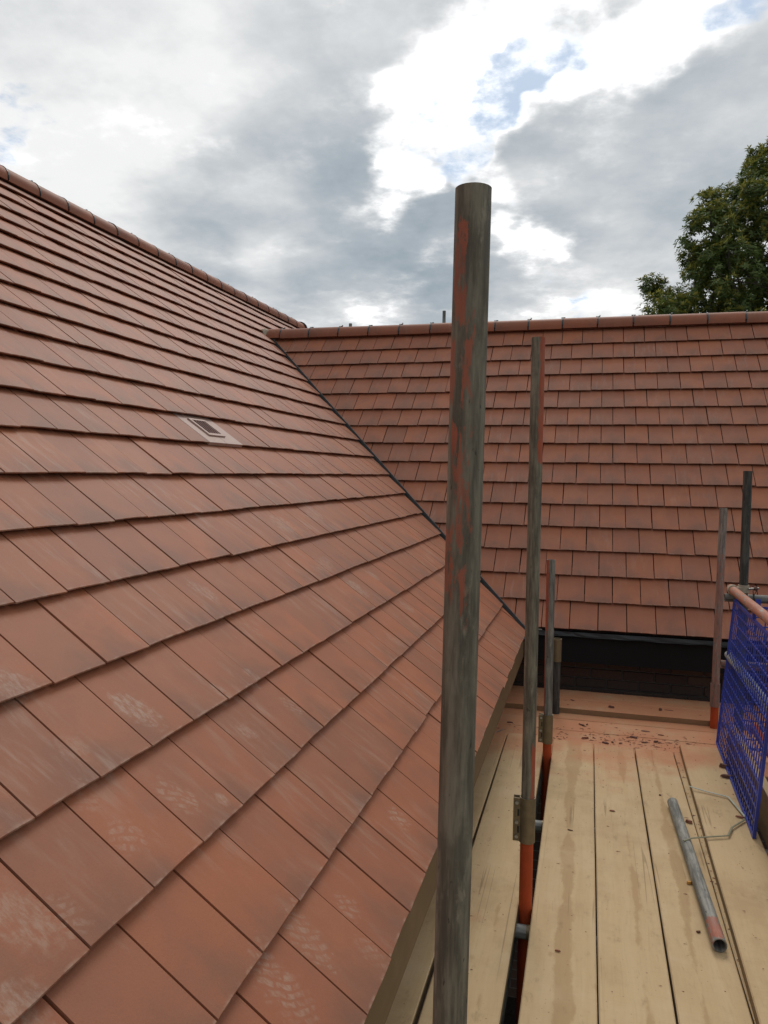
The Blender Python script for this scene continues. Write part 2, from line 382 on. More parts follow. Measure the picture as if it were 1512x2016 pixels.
def brick_mat(name, c1, c2):
    m, t, b = mat(name)
    oi = t.new('ShaderNodeObjectInfo'); pos = t.new('ShaderNodeNewGeometry').outputs['Position']
    c = t.mix(oi.outputs['Random'], c1, c2)
    n = t.noise(pos, 60, 5, .65); c = t.mix(t.mapr(n, .4, .75, 0, .5), c, tuple(v*.5 for v in c1))
    t.put(b.inputs['Base Color'], c); b.inputs['Roughness'].default_value = .9
    bump(t, b, n, .5, .002); return m
M['brick'] = brick_mat('brown_brick', (.085, .050, .035), (.055, .034, .027))
M['mortar_wall'] = simple('wall_mortar', (.10, .088, .075), .95, var=.3, scale=40)
def brickwall_mat():
    m, t, b = mat('brickwork_far_below')
    pos = t.new('ShaderNodeNewGeometry').outputs['Position']; x, y, z = t.sep(pos)
    br = t.new('ShaderNodeTexBrick'); t.put(br.inputs['Vector'], t.comb(t.math('ADD', x, y), z, 0.0))
    br.inputs['Color1'].default_value = (.13, .075, .05, 1); br.inputs['Color2'].default_value = (.085, .05, .038, 1); br.inputs['Mortar'].default_value = (.16, .14, .12, 1)
    br.inputs['Scale'].default_value = 1; br.inputs['Brick Width'].default_value = .225; br.inputs['Row Height'].default_value = .075; br.inputs['Mortar Size'].default_value = .005
    t.put(b.inputs['Base Color'], br.outputs['Color']); b.inputs['Roughness'].default_value = .9
    bump(t, b, br.outputs['Fac'], -.5, .004); return m
M['brickwall'] = brickwall_mat()
def ground_mat():
    m, t, b = mat('rough_grass_and_soil')
    pos = t.new('ShaderNodeNewGeometry').outputs['Position']
    a = t.noise(pos, .6, 6, .6); g = t.noise(pos, 40, 4, .7)
    grass = t.mix(g, (.035, .06, .018), (.085, .115, .035)); soil = t.mix(g, (.022, .016, .011), (.05, .036, .025))
    x, y, z = t.sep(pos)
    deck_shade_fade = t.mapr(t.math('ADD', t.math('ABSOLUTE', t.math('SUBTRACT', x, .5)), t.math('MULTIPLY', a, 1.5)), 2.2, 3.4)  # bare dark soil along the deck, its colour standing in for shade below
    t.put(b.inputs['Base Color'], t.mix(t.math('MULTIPLY', t.mapr(a, .42, .58), deck_shade_fade), soil, grass)); b.inputs['Roughness'].default_value = .95
    bump(t, b, g, .8, .03); return m
M['ground'] = ground_mat()
def leaf_mat(name, c1, c2):
    m, t, b = mat(name)
    geo = t.new('ShaderNodeNewGeometry')
    c = t.mix(geo.outputs['Random Per Island'], c1, c2)
    t.put(b.inputs['Base Color'], c); b.inputs['Roughness'].default_value = .5; b.inputs['Specular IOR Level'].default_value = .35
    tr = t.new('ShaderNodeBsdfTranslucent'); t.put(tr.inputs[0], t.mix(.5, c, (.12, .16, .02)))
    mx = t.new('ShaderNodeMixShader'); mx.inputs[0].default_value = .35
    out = [n for n in t.n if n.type == 'OUTPUT_MATERIAL'][0]
    t.l.new(b.outputs[0], mx.inputs[1]); t.l.new(tr.outputs[0], mx.inputs[2]); t.l.new(mx.outputs[0], out.inputs[0])
    return m
M['leaf'] = leaf_mat('chestnut_leaf', (.075, .115, .032), (.19, .24, .07))
M['catkin'] = leaf_mat('chestnut_catkin', (.36, .33, .08), (.50, .43, .12))
M['bark'] = simple('bark', (.10, .08, .06), .95, var=.4, scale=12, bmp=.8)

# ------------------------------------------------------------------ mesh helpers
class MB:
    def __init__(s): s.v = []; s.f = []
    def box(s, c, size, rot=None, origin=None):
        cx, cy, cz = c; hx, hy, hz = (q/2 for q in size); b = len(s.v)
        for dx, dy, dz in ((-1,-1,-1),(1,-1,-1),(1,1,-1),(-1,1,-1),(-1,-1,1),(1,-1,1),(1,1,1),(-1,1,1)):
            p = Vector((dx*hx, dy*hy, dz*hz))
            if rot is not None: p = rot @ p
            s.v.append((cx+p.x, cy+p.y, cz+p.z))
        s.f += [tuple(b+i for i in q) for q in ((0,3,2,1),(4,5,6,7),(0,1,5,4),(1,2,6,5),(2,3,7,6),(3,0,4,7))]; return s
    def prism(s, poly, d):                # poly: list of 3D points (planar), extruded by vector d
        b = len(s.v); n = len(poly); d = Vector(d)
        s.v += [tuple(p) for p in poly] + [tuple(Vector(p)+d) for p in poly]
        s.f.append(tuple(range(b+n-1, b-1, -1))); s.f.append(tuple(range(b+n, b+2*n)))
        for i in range(n): j = (i+1) % n; s.f.append((b+i, b+j, b+n+j, b+n+i))
        return s
    def tube(s, a, b_, r, n=20, r2=None, inner=None, caps=True):
        a = Vector(a); b_ = Vector(b_); d = (b_-a).normalized()
        q = d.to_track_quat('Z', 'Y'); X = q @ Vector((1, 0, 0)); Y = q @ Vector((0, 1, 0))
        r2 = r if r2 is None else r2; k = len(s.v)
        ring = lambda c, rr: [tuple(c + X*rr*math.cos(2*math.pi*i/n) + Y*rr*math.sin(2*math.pi*i/n)) for i in range(n)]
        s.v += ring(a, r) + ring(b_, r2)
        for i in range(n): j = (i+1) % n; s.f.append((k+i, k+j, k+n+j, k+n+i))
        if inner:
            s.v += ring(a, inner) + ring(b_, inner)
            for i in range(n):
                j = (i+1) % n
                s.f.append((k+2*n+j, k+2*n+i, k+3*n+i, k+3*n+j))
                s.f.append((k+j, k+i, k+2*n+i, k+2*n+j)); s.f.append((k+n+i, k+n+j, k+3*n+j, k+3*n+i))
        elif caps:
            s.f.append(tuple(k+i for i in range(n-1, -1, -1))); s.f.append(tuple(k+n+i for i in range(n)))
        return s
    def path(s, pts, r, n=8, flat=1.0):
        pts = [Vector(p) for p in pts]; k = len(s.v)
        for i, p in enumerate(pts):
            d = (pts[min(i+1, len(pts)-1)]-pts[max(i-1, 0)]).normalized()
            side = d.cross(Vector((0, 0, 1))); side = side.normalized() if side.length > 1e-4 else Vector((1, 0, 0)); upv = side.cross(d)
            rr = r[i] if hasattr(r, '__len__') else r
            s.v += [tuple(p + side*rr*math.cos(2*math.pi*j/n) + upv*rr*flat*math.sin(2*math.pi*j/n)) for j in range(n)]
        for i in range(len(pts)-1):
            for j in range(n):
                a = k+i*n+j; b = k+i*n+(j+1) % n; s.f.append((a, b, b+n, a+n))
        s.f.append(tuple(k+j for j in range(n-1, -1, -1))); s.f.append(tuple(k+(len(pts)-1)*n+j for j in range(n))); return s
    def mesh(s, name, smooth=False):
        me = bpy.data.meshes.new(name); me.from_pydata(s.v, [], s.f); me.update()
        if smooth:
            me.polygons.foreach_set('use_smooth', [True]*len(me.polygons))
            try: me.set_sharp_from_angle(angle=R(40))
            except Exception: pass
        return me
    def build(s, name, m, parent=None, smooth=False, loc=None, bevel=0):
        me = s.mesh(name, smooth); me.materials.append(m)
        if bevel:
            bm = bmesh.new(); bm.from_mesh(me)
            bmesh.ops.bevel(bm, geom=bm.edges[:], offset=bevel, segments=2, affect='EDGES', profile=.6)
            bm.to_mesh(me); bm.free()
        return link(name, me, parent, loc)
WLOC = {}
def link(name, me, parent=None, loc=None):
    """mesh data is in world coordinates unless loc is given (then it is relative to loc)"""
    o = bpy.data.objects.new(name, me); col.objects.link(o)
    w = Vector(loc) if loc is not None else Vector((0, 0, 0))
    if parent is not None:
        o.parent = parent; o.location = w - WLOC[parent]
    else: o.location = w
    WLOC[o] = w
    return o
def tag(o, label, cat, group=None):
    o['label'] = label; o['category'] = cat
    if group: o['group'] = group
    return o
def thing(name, loc, label, cat, group=None):
    return tag(link(name, None, None, loc), label, cat, group)
def struct(o): o['kind'] = 'structure'; return o
def W(x, y, z): return Vector((x, y, z+CAM.z))          # camera-relative -> world

# ------------------------------------------------------------------ ground
gm = MB(); N = 24
gs = [-300, -120, -50, -20, -8, -3, 0, 3, 8, 20, 50, 120, 300]
for yy in gs:
    for xx in gs: gm.v.append((xx, yy+5, 0))
for j in range(len(gs)-1):
    for i in range(len(gs)-1):
        a = j*len(gs)+i; gm.f.append((a, a+1, a+1+len(gs), a+len(gs)))
struct(gm.build('ground', M['ground']))

# ------------------------------------------------------------------ the house
house = thing('house', (-4.4, 4.0, 0), 'brick house with two red clay tiled roof slopes meeting in a valley', 'house')
RX, RZ = -4.44, CAM.z+2.24          # main ridge (apex of the tile planes)
KR = 15.45                          # courses up to the wing's apex
RY, RZF = YF+KR*GF*math.cos(TF), ZF+KR*GF*math.sin(TF)
Y0, Y1 = -1.6, 11.32                # main roof runs from behind the viewer to the far verge
XW = 4.6                            # right end of the wing
# normals / directions
usL, nL = Vector((-math.cos(TL), 0, math.sin(TL))), Vector((math.sin(TL), 0, math.cos(TL)))
usF, nF = Vector((0, math.cos(TF), math.sin(TF))), Vector((0, -math.sin(TF), math.cos(TF)))
PL, PF = Vector((XL, 0, ZL)), Vector((0, YF, ZF))
# attic bodies under the tiles (closed prisms)
d_ = .072
b0 = PL - nL*d_ + usL*.03; slopeL = (XL-RX)/math.cos(TL)
b1 = PL - nL*d_ + usL*slopeL
m_ = MB().prism([(b0.x, Y0, b0.z), (b1.x, Y0, b1.z), (2*b1.x-b0.x, Y0, b0.z)], (0, Y1-.03-Y0, 0))
roof_l = m_.build('roof', M['underlay'], house)
roof_l['label'] = 'long roof slope with dusty boot prints and a vent tile'
c0 = PF - nF*d_ + usF*.03; c1 = PF - nF*d_ + usF*KR*GF
m_ = MB().prism([(-3.2, c0.y, c0.z), (-3.2, 2*c1.y-c0.y, c0.z), (-3.2, c1.y, c1.z)], (XW-.03+3.2, 0, 0))
roof_f = m_.build('roof', M['underlay'], house)
roof_f['label'] = 'wing roof slope facing the scaffold'

# ---- one clay tile: four slightly different castings, shared by all the tiles
TLEN, TTH, GAP = .335, .0165, .0056
def tile_data(i, GAP=GAP):
    w = TW-GAP
    r = random.Random(100+i)
    sl_ = -.0230/.25
    st = [0, .32, .68, 1]; verts = []; uvs = []
    cam_ = r.uniform(-.0006, .0012)
    jag = [r.uniform(-.0012, .0012) for _ in st]
    for k, f in enumerate(st):
        h0 = cam_*(1-(2*f-1)**2) + r.uniform(-.0003, .0003)
        for (s_, h) in ((.0125, -TTH), (.0004, -.0030), (.0026, 0), (TLEN, sl_*TLEN), (TLEN, sl_*TLEN-.008)):
            verts.append((f*w+GAP/2, s_+jag[k]*(1 if s_ < .02 else 0), h+h0)); uvs.append((f, s_/.25))
    faces = []
    for k in range(3):
        for j in range(5):
            a = k*5+j; b = k*5+(j+1) % 5; faces.append((b, a, a+5, b+5))
    faces.append((0, 1, 2, 3, 4)); faces.append((19, 18, 17, 16, 15))
    return np.array(verts), faces, np.array(uvs)
TD = [tile_data(i) for i in range(6)]; TD_L = TD; TD_F = [tile_data(i, .0064) for i in range(6)]
def tile_mesh(verts, faces, uvs, name, m):
    me = bpy.data.meshes.new(name); me.from_pydata([tuple(v) for v in verts], [], faces); me.update()
    uv = me.uv_layers.new(name='UVMap')
    idx = np.empty(len(me.loops), int); me.loops.foreach_get('vertex_index', idx)
    uv.data.foreach_set('uv', np.asarray(uvs)[idx].astype(np.float32).ravel())
    me.materials.append(m); return me
def clip_mesh(verts, faces, uvs, planes, m):
    """cut a tile by planes (co, no): keeps the side the normal points away from"""
    me = tile_mesh(verts, faces, uvs, 'tile', m)
    bm = bmesh.new(); bm.from_mesh(me)
    for co, no in planes:
        r_ = bmesh.ops.bisect_plane(bm, geom=bm.verts[:]+bm.edges[:]+bm.faces[:], plane_co=co, plane_no=no, clear_outer=True)
        ed = [e for e in r_['geom_cut'] if isinstance(e, bmesh.types.BMEdge)]
        if ed:
            try: bmesh.ops.edgeloop_fill(bm, edges=ed)
            except Exception: pass
    ok = len(bm.faces) > 2
    bm.to_mesh(me); bm.free()
    return me if ok else None

# valley line in plan, from the eaves corner up to the left
VA = Vector((XL, YF+(ZL-ZF)/math.tan(TF), 0)); VD = Vector((-1, math.tan(TL)/math.tan(TF), 0)).normalized()
VN = Vector((-VD.y*-1, 1, 0)); VN = Vector((VD.y, -VD.x, 0))          # points to the wing side
def lay(roof, prefix, P0, us, nn, along, gauge, rows, span, joint, keep, planes_for, matname, limit=300):
    """lays every course; the `limit` tiles that show largest become objects, the rest one joined part"""
    items = []
    for k in range(rows):
        off = joint + (0 if k % 2 else .5)*TW
        j0 = math.floor((span(k)[0]-off)/TW); j1 = math.ceil((span(k)[1]-off)/TW)
        wav = .0015*math.sin(k*1.7)
        for j in range(j0, j1):
            u0 = off + j*TW
            cen = P0 + us*(k*gauge+.125) + along*(u0+TW/2)
            if not keep(k, u0, cen): continue
            jit = random.gauss(0, .0016), random.gauss(0, .0012), random.gauss(0, .0028)
            o = P0 + us*(k*gauge+jit[0]+wav) + along*(u0+random.gauss(0, .0006)) + nn*max(-.002, min(.003, jit[1]))
            rz = random.gauss(0, .0022); tw = random.gauss(0, .0045)
            X = (along + us*rz + nn*tw).normalized(); Zn = (nn - X*X.dot(nn)).normalized(); Yv = Zn.cross(X)
            mw = Matrix(((X.x, Yv.x, Zn.x, o.x), (X.y, Yv.y, Zn.y, o.y), (X.z, Yv.z, Zn.z, o.z), (0, 0, 0, 1)))
            cs = np.array([P0+us*(k*gauge)+along*u0, P0+us*(k*gauge)+along*(u0+TW), P0+us*((k+1)*gauge)+along*(u0+TW), P0+us*((k+1)*gauge)+along*u0])
            x, y, z = project(cs)
            if (z > .1).all():
                inside = ((x > 0) & (x < 1512) & (y > 0) & (y < 2016)).mean()
                area = abs(sum(x[i]*y[(i+1) % 4]-x[(i+1) % 4]*y[i] for i in range(4)))/2 * inside
            else: area = 0
            pl = planes_for(k, u0, cen)
            items.append((area, mw, random.randrange(6), pl))
    items.sort(key=lambda a: -a[0])
    TD = TD_F if prefix == 'F' else TD_L
    m = M[matname]; shared = [tile_mesh(*t, 'tile', m) for t in TD]
    V, Fc, UV, nv = [], [], [], 0
    for i, (area, mw, var, pl) in enumerate(items):
        me = None
        if pl:
            inv = mw.inverted(); r3 = inv.to_3x3()
            me = clip_mesh(*TD[var], [(inv @ co, r3 @ no) for co, no in pl], m)
            if me is None: continue
        if i < limit and area > 0:
            o = bpy.data.objects.new('tile', me or shared[var]); col.objects.link(o)
            o.parent = roof; o.matrix_local = Matrix.Translation(-WLOC[roof]) @ mw; WLOC[o] = mw.translation
        else:
            if me is None: v_, f_, u_ = TD[var]
            else:
                v_ = np.array([v.co[:] for v in me.vertices]); f_ = [tuple(p.vertices) for p in me.polygons]
                u_ = np.zeros((len(v_), 2))
                for lp, uvl in zip(me.loops, me.uv_layers[0].data): u_[lp.vertex_index] = uvl.uv
                bpy.data.meshes.remove(me)
            A = np.array(mw); V.append(v_ @ A[:3, :3].T + A[:3, 3]); UV.append(u_)
            Fc += [tuple(q+nv for q in f) for f in f_]; nv += len(v_)
    if V:
        me = tile_mesh(np.concatenate(V), Fc, np.concatenate(UV), 'tile_field', m)
        o = link('tile_field', me, roof); o['kind'] = 'stuff'
    return items

VG = .028
ridge_z_for_valley = RZF - .02
def keepL(k, u0, cen):
    if k == 8 and 3.70 < u0+TW/2 < 4.12: return False          # the vent sits here
    if cen.y > Y1+.1: return False
    tail = PL + usL*(k*GL)
    beyond = (Vector((cen.x, cen.y, 0))-VA).dot(VN)
    if k <= 16 and beyond > .19: return False
    return True
def planesL(k, u0, cen):
    pl = []
    beyond = (Vector((cen.x, cen.y, 0))-VA).dot(VN)
    if k <= 16 and beyond > -.32: pl.append((VA - VN*VG, VN))
    if cen.y > Y1-.15: pl.append((Vector((0, Y1, 0)), Vector((0, 1, 0))))
    if k == 20: pl.append((PL+usL*(slopeL-.015), usL))
    return pl
lay(roof_l, 'L', PL, usL, nL, Vector((0, 1, 0)), GL, 21, lambda k: (Y0, Y1), .006, keepL, planesL, 'tile_left')
def keepF(k, u0, cen):
    beyond = (Vector((cen.x, cen.y, 0))-VA).dot(VN)
    return beyond > -.19 and cen.x < XW
def planesF(k, u0, cen):
    pl = []
    beyond = (Vector((cen.x, cen.y, 0))-VA).dot(VN)
    if beyond < .32: pl.append((VA + VN*.012, -VN))
    if cen.x > XW-.2: pl.append((Vector((XW, 0, 0)), Vector((1, 0, 0))))
    if k >= 14: pl.append((PF+usF*(KR*GF-.01), usF))
    return pl
lay(roof_f, 'F', PF, usF, nF, Vector((1, 0, 0)), GF, 16, lambda k: (-4.2, XW), -.127-TW/2, keepF, planesF, 'tile_far')

# ---- valley trough and its raised centre rib
top = (XL-(-3.62))/(-VD.x); vz = lambda s: ZL + (s*(-VD.x))*math.tan(TL)
def vpt(s, off, dz): p = VA + VD*s + VN*off; return Vector((p.x, p.y, vz(s)+dz))
m_ = MB()
s0, s1 = -.03, top
for a, b in (((-.10, .045-.05), (0, -.055)), ((0, -.055), (.10, .06-.05))):
    q = [vpt(s0, *a), vpt(s0, *b), vpt(s1, *b), vpt(s1, *a)]
    m_.prism(q, (0, 0, -.004))
valley = m_.build('valley_trough', M['valley'], house)
m_ = MB(); q = [vpt(s0-.02, -.005, -.05), vpt(s0-.02, .004, -.05), vpt(s0-.02, .004, .012), vpt(s0-.02, -.005, .016)]
m_.prism(q, vpt(s1, 0, 0)-vpt(s0-.02, 0, 0)); m_.build('valley_rib', M['valley'], valley)

# ---- ridge tiles
def ridge_tile(P, ax, r, ln, name, parent, m, zs=1.0, legs=.028):
    """half-round ridge tile with a slightly wider collar end; P = crown-line point at its start"""
    ax = Vector(ax).normalized(); side = ax.cross(Vector((0, 0, 1))).normalized()
    n = 16; v = []; f = []; uv = []
    prof = [(0, 0, 0), (.008, .0, 0), (ln*.5, 0, 0), (ln-.006, 0, 0)]
    th = .014; a0 = R(84)
    for (d, dr, _) in prof:
        for rr in (r+dr, r+dr-th):
            for i in range(n+1):
                a = -a0 + 2*a0*min(max(i-1, 0), n-2)/(n-2); drop = legs if i in (0, n) else 0
                v.append(tuple(P + ax*d + side*rr*math.sin(a) + Vector((0, 0, (rr*math.cos(a)-r)*zs-drop)))); uv.append((i/n, d/ln))
    s2 = 2*(n+1)
    for j in range(len(prof)-1):
        for i in range(n):
            a = j*s2+i; f.append((a, a+1, a+1+s2, a+s2)); a += n+1; f.append((a+1, a, a+s2, a+1+s2))
        for e in (0, n):
            a = j*s2+e; f.append((a, a+s2, a+s2+n+1, a+n+1))
    for j in (0, len(prof)-1):
        for i in range(n): a = j*s2+i; f.append((a, a+n+1, a+n+2, a+1))
    me = tile_mesh(v, f, uv, name, m)
    me.polygons.foreach_set('use_smooth', [True]*len(me.polygons)); me.set_sharp_from_angle(angle=R(40))
    bm = bmesh.new(); bm.from_mesh(me); bmesh.ops.recalc_face_normals(bm, faces=bm.faces[:]); bm.to_mesh(me); bm.free()
    return link(name, me, parent)
def ridge_run(start, ax, n, step, r, legs=.028, clip=True):
    ax = Vector(ax)
    for i in range(n):
        P = start + ax*(i*step) + Vector((0, 0, random.gauss(0, .0015)))
        o = ridge_tile(P, ax, r, step-.006, 'ridge_tile', house, M['ridge'], legs=legs)
        if clip:
            side = ax.cross(Vector((0, 0, 1)))
            m_ = MB()
            pts = [P - ax*.003 + side*(r+.002)*math.sin(a) + Vector((0, 0, (r+.002)*math.cos(a)-r)) for a in [R(d) for d in range(-80, 81, 16)]]
            m_.path([pts[0]-Vector((0, 0, legs))]+pts+[pts[-1]-Vector((0, 0, legs))], .0085, 6, .45)
            m_.box(tuple(P + Vector((0, 0, .005))), (.04 if abs(ax.x) > .5 else .02, .02 if abs(ax.x) > .5 else .04, .009))
            m_.build('union_clip', M['plastic_black'], o)
            if i % 2 == 0:
                MB().box(tuple(P + ax*.018 + Vector((0, 0, .016))), (.012, .012, .010)).build('screw', M['zinc'], o)
# wing ridge: joints every 0.35 m, one of them at x = -0.328
ztF = RZF+.047
ridge_run(Vector((-.328-.35*9+.0, RY, ztF)), (1, 0, 0), 23, .35, .104)
ridge_run(Vector((RX, Y1-.35*37, RZ+.062)), (0, 1, 0), 37, .35, .098, .036)
# short cut piece against the main slope, bedded on mortar, and a lead saddle
ridge_tile(Vector((-.328-.35*9-.22, RY, ztF+.006)), (1, 0, 0), .103, .216, 'ridge_tile', house, M['ridge'])
# dark dry-ridge roll under the ridge tiles
a = PF + usF*(KR*GF-.060) - nF*.006
MB().box((.5*(XW-3.55), a.y, a.z), (XW+3.55, .05, .016), Matrix.Rotation(TF, 3, 'X')).build('ridge_roll', M['plastic_black'], house)
a = PL + usL*(slopeL-.06) - nL*.006
MB().box((a.x, (Y0+Y1)/2, a.z), (.05, Y1-Y0-.02, .016), Matrix.Rotation(TL, 3, 'Y')).build('ridge_roll', M['plastic_black'], house)
def lump(name, P, size, m, parent, seed):
    bm = bmesh.new(); bmesh.ops.create_icosphere(bm, subdivisions=2, radius=1.0); rr = random.Random(seed)
    for v in bm.verts:
        k = 1+rr.uniform(-.22, .22); v.co = Vector((v.co.x*size[0]*k, v.co.y*size[1]*k, v.co.z*size[2]*k))+Vector(P)
    me = bpy.data.meshes.new(name); bm.to_mesh(me); bm.free(); me.materials.append(m); return link(name, me, parent)
xj = XL-(ztF-.04-ZL)/math.tan(TL)
lump('mortar_bedding', (xj+.0, RY-.05, ztF-.05), (.05, .08, .06), M['mortar'], house, 3)
MB().box(tuple(vpt(top-.10, .10, .03)), (.16, .14, .006), Matrix.Rotation(TF, 3, 'X')).build('lead_saddle', M['lead'], house)
# end cap and verge trim at the far end of the main ridge
MB().tube((RX, Y1-.012, RZ-.045), (RX, Y1+.012, RZ-.045), .128, 20).build('ridge_end_cap', M['plastic_black'], house)
a = PL + usL*(slopeL*.5) - nL*.02
MB().box((a.x, Y1+.02, a.z), (slopeL, .035, .075), Matrix.Rotation(TL, 3, 'Y')).build('verge_trim', M['plastic_black'], house)

# ---- roof vent: two tile widths of pink plastic with a raised, slatted grille
vent = None
def vbox(name, y0_, y1_, k0, k1, h0, h1, m, parent):
    c = PL + usL*((k0+k1)/2*GL) + nL*((h0+h1)/2) + nL*(-.0230/.25*(((k0+k1)/2-8)*GL))
    mb = MB().box((c.x, (y0_+y1_)/2, c.z), (abs(k1-k0)*GL, y1_-y0_, h1-h0), Matrix.Rotation(TL-.092, 3, 'Y'))
    return mb.build(name, m, parent)
vent = vbox('roof_vent', 3.709, 3.906, 8.0, 9.25, -.018, .001, M['vent'], house)
vbox('cover_plate', 3.910, 4.108, 8.0, 9.25, -.018, .001, M['vent'], vent)
for (a0, a1, k0, k1) in ((3.795, 3.815, 8.26, 8.90), (3.965, 3.985, 8.26, 8.90), (3.815, 3.965, 8.26, 8.34), (3.815, 3.965, 8.84, 8.90)):
    vbox('grille_frame', a0, a1, k0, k1, .0015, .010, M['vent'], vent)
vbox('grille_back', 3.815, 3.965, 8.34, 8.84, .0015, .0028, M['vent_dark'], vent)
for i in range(5):
    vbox('grille_bar', 3.822+i*.03, 3.828+i*.03, 8.34, 8.84, .0030, .008, M['vent_dark'], vent)

# ---- fascias, soffits, walls
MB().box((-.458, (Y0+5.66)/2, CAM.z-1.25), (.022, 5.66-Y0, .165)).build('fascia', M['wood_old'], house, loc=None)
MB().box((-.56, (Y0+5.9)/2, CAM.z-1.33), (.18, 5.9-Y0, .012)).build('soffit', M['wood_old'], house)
MB().box(((XW-.45)/2, 5.752, CAM.z-1.262), (XW+.45, .022, .215)).build('fascia', M['black'], house)
MB().box(((XW-.45)/2, 5.835, CAM.z-1.362), (XW+.45, .14, .012)).build('soffit', M['black'], house)
fm = MB(); rf_ = random.Random(4)
for i in range(48):
    x_ = -.40+i*.10; fm.v += [(x_, 5.725+rf_.uniform(-.004, .004), CAM.z-1.142), (x_, 5.716+rf_.uniform(-.008, .006), CAM.z-1.168-rf_.uniform(0, .012)), (x_, 5.719, CAM.z-1.142), (x_, 5.712+rf_.uniform(-.006, .006), CAM.z-1.166)]
for i in range(47): fm.f += [(4*i, 4*i+1, 4*i+5, 4*i+4), (4*i+2, 4*i+6, 4*i+7, 4*i+3)]
fm.build('felt_edge', M['plastic_black'], house)
WB = CAM.z-1.37                       # underside of the soffits
wall_l = MB().box((-.75, (Y0+5.9)/2, (WB+.03)/2), (.20, 5.9-Y0, WB-.03)).build('wall', M['brickwall'], house)
wall_f = MB().box((2.0, 6.02, (WB+.03)/2), (5.3, .20, WB-.03)).build('wall', M['mortar_wall'], house)
MB().box((-4.4, Y0+.1, 1.36), (7.1, .2, 2.66)).build('wall', M['brickwall'], house)
MB().box((-4.4, Y1-.25, 1.36), (7.1, .2, 2.66)).build('wall', M['brickwall'], house)
MB().box((-7.95, 4.9, 1.36), (.2, 12.6, 2.66)).build('wall', M['brickwall'], house)
MB().box((XW-.15, 8.3, 1.36), (.2, 4.3, 2.66)).build('wall', M['brickwall'], house)
MB().box((1.9, 10.75, 1.36), (5.0, .2, 2.66)).build('wall', M['brickwall'], house)
# the bricks that show between the deck and the wing's fascia
bmesh_brick = MB().box((0, 0, 0), (.213, .02, .064)).mesh('brick')
bmesh_brick.materials.append(M['brick'])
bm = bmesh.new(); bm.from_mesh(bmesh_brick); bmesh.ops.bevel(bm, geom=bm.edges[:], offset=.003, segments=1, affect='EDGES'); bm.to_mesh(bmesh_brick); bm.free()
for r_ in range(8):
    for i in range(11):
        x = -.64 + i*.225 + (.1125 if r_ % 2 else 0)
        o = bpy.data.objects.new('brick', bmesh_brick); col.objects.link(o); o.parent = wall_f
        o.location = (x, 5.914+random.gauss(0, .0012), WB-.035-r_*.075); WLOC[o] = o.location
# rest of that wall: brickwork too small to pick apart below the deck
MB().box((2.0, 5.9155, (WB-.62)/2), (5.3, .008, WB-.62)).build('lower_brickwork', M['brickwall'], house)

# ------------------------------------------------------------------ scaffold
TR = .02415
def bend(a, b): return Vector(a), Vector(b)
def tube_obj(name, a, b, m, parent=None, r=TR, hollow=True, n=24):
    """tube whose local Z runs along it, so paint and streaks follow it"""
    a, b = Vector(a), Vector(b); L = (b-a).length
    mb = MB().tube((0, 0, 0), (0, 0, L), r, n, inner=r-.004 if hollow else None)
    me = mb.mesh(name, True); me.materials.append(m)
    o = bpy.data.objects.new(name, me); col.objects.link(o)
    o.rotation_mode = 'QUATERNION'
    q = (b-a).normalized().to_track_quat('Z', 'Y')
    if (b-a).normalized().z > .95:
        q = Vector((0, 0, 1)).rotation_difference((b-a).normalized())
    o.rotation_quaternion = q
    if parent is not None: o.parent = parent; o.location = a-WLOC[parent]
    else: o.location = a
    WLOC[o] = a
    return o
def sleeve(parent, x, y, z0, z1, flange_dir=-1):
    """pressed-steel sleeve coupler with a bolted flange"""
    m_ = MB().tube((x, y, z0), (x, y, z1), .0292, 24, inner=.0255)
    s = m_.build('sleeve_coupler', M['sleeve'], parent, True)
    fx = x + flange_dir*.037
    MB().box((fx, y-.012, (z0+z1)/2), (.028, .004, (z1-z0)*.97)).build('flange', M['sleeve'], s, bevel=.0015)
    MB().box((fx, y+.006, (z0+z1)/2+.004), (.028, .004, (z1-z0)*.97)).build('flange', M['sleeve'], s, bevel=.0015)
    h = z1-z0
    for i, f in enumerate((.12, .44, .88)):
        MB().tube((fx, y-.020, z0+h*f), (fx, y+.012, z0+h*f), .0065, 8).build('bolt', M['zinc'], s)
    for f in (.28, .66):
        MB().box((fx-.002, y-.0150, z0+h*f), (.007, .004, h*.17)).build('wedge', M['sleeve'], s, bevel=.001)
        MB().box((fx+.005, y-.0142, z0+h*f), (.007, .0025, h*.15)).build('slot', M['plastic_black'], s)
def base_plate(parent, x, y):
    MB().box((x, y, .005), (.15, .15, .008)).build('base_plate', M['gal'], parent)
# near standard, leaning slightly, paint worn off in patches
ZT = CAM.z
pa_top, pa_low = W(-.1605, 1.03, .3755), W(-.1795, 1.03, -1.6)
dirA = (pa_top-pa_low).normalized(); pa_bot = pa_low - dirA*((pa_low.z-.012)/dirA.z)
LA = (pa_top-pa_bot).length
M['poleA'] = tube_mat('near_tube_flaking_red', (.225, .195, .142), (.40, .115, .065),
    [(LA-.62, LA-.05, -1.75, 1.1, .34), (LA-.21, LA-.02, -2.05, .62, .66), (LA-.29, LA-.18, -1.45, .30, .74), (LA-.31, LA-.17, -2.5, .5, .66), (LA-.60, LA-.28, -1.85, .75, .55), (LA-.45, LA-.28, -1.2, .4, .45), (LA-.56, LA-.42, -2.6, .4, .56)], rust=.35)
st = thing('scaffold_standard', pa_bot, 'nearest upright scaffold tube, dark grey with flaking red paint near its top', 'scaffold tube', 'upright scaffold tubes')
tube_obj('tube', pa_bot, pa_top, M['poleA'], st); base_plate(st, pa_bot.x, pa_bot.y)
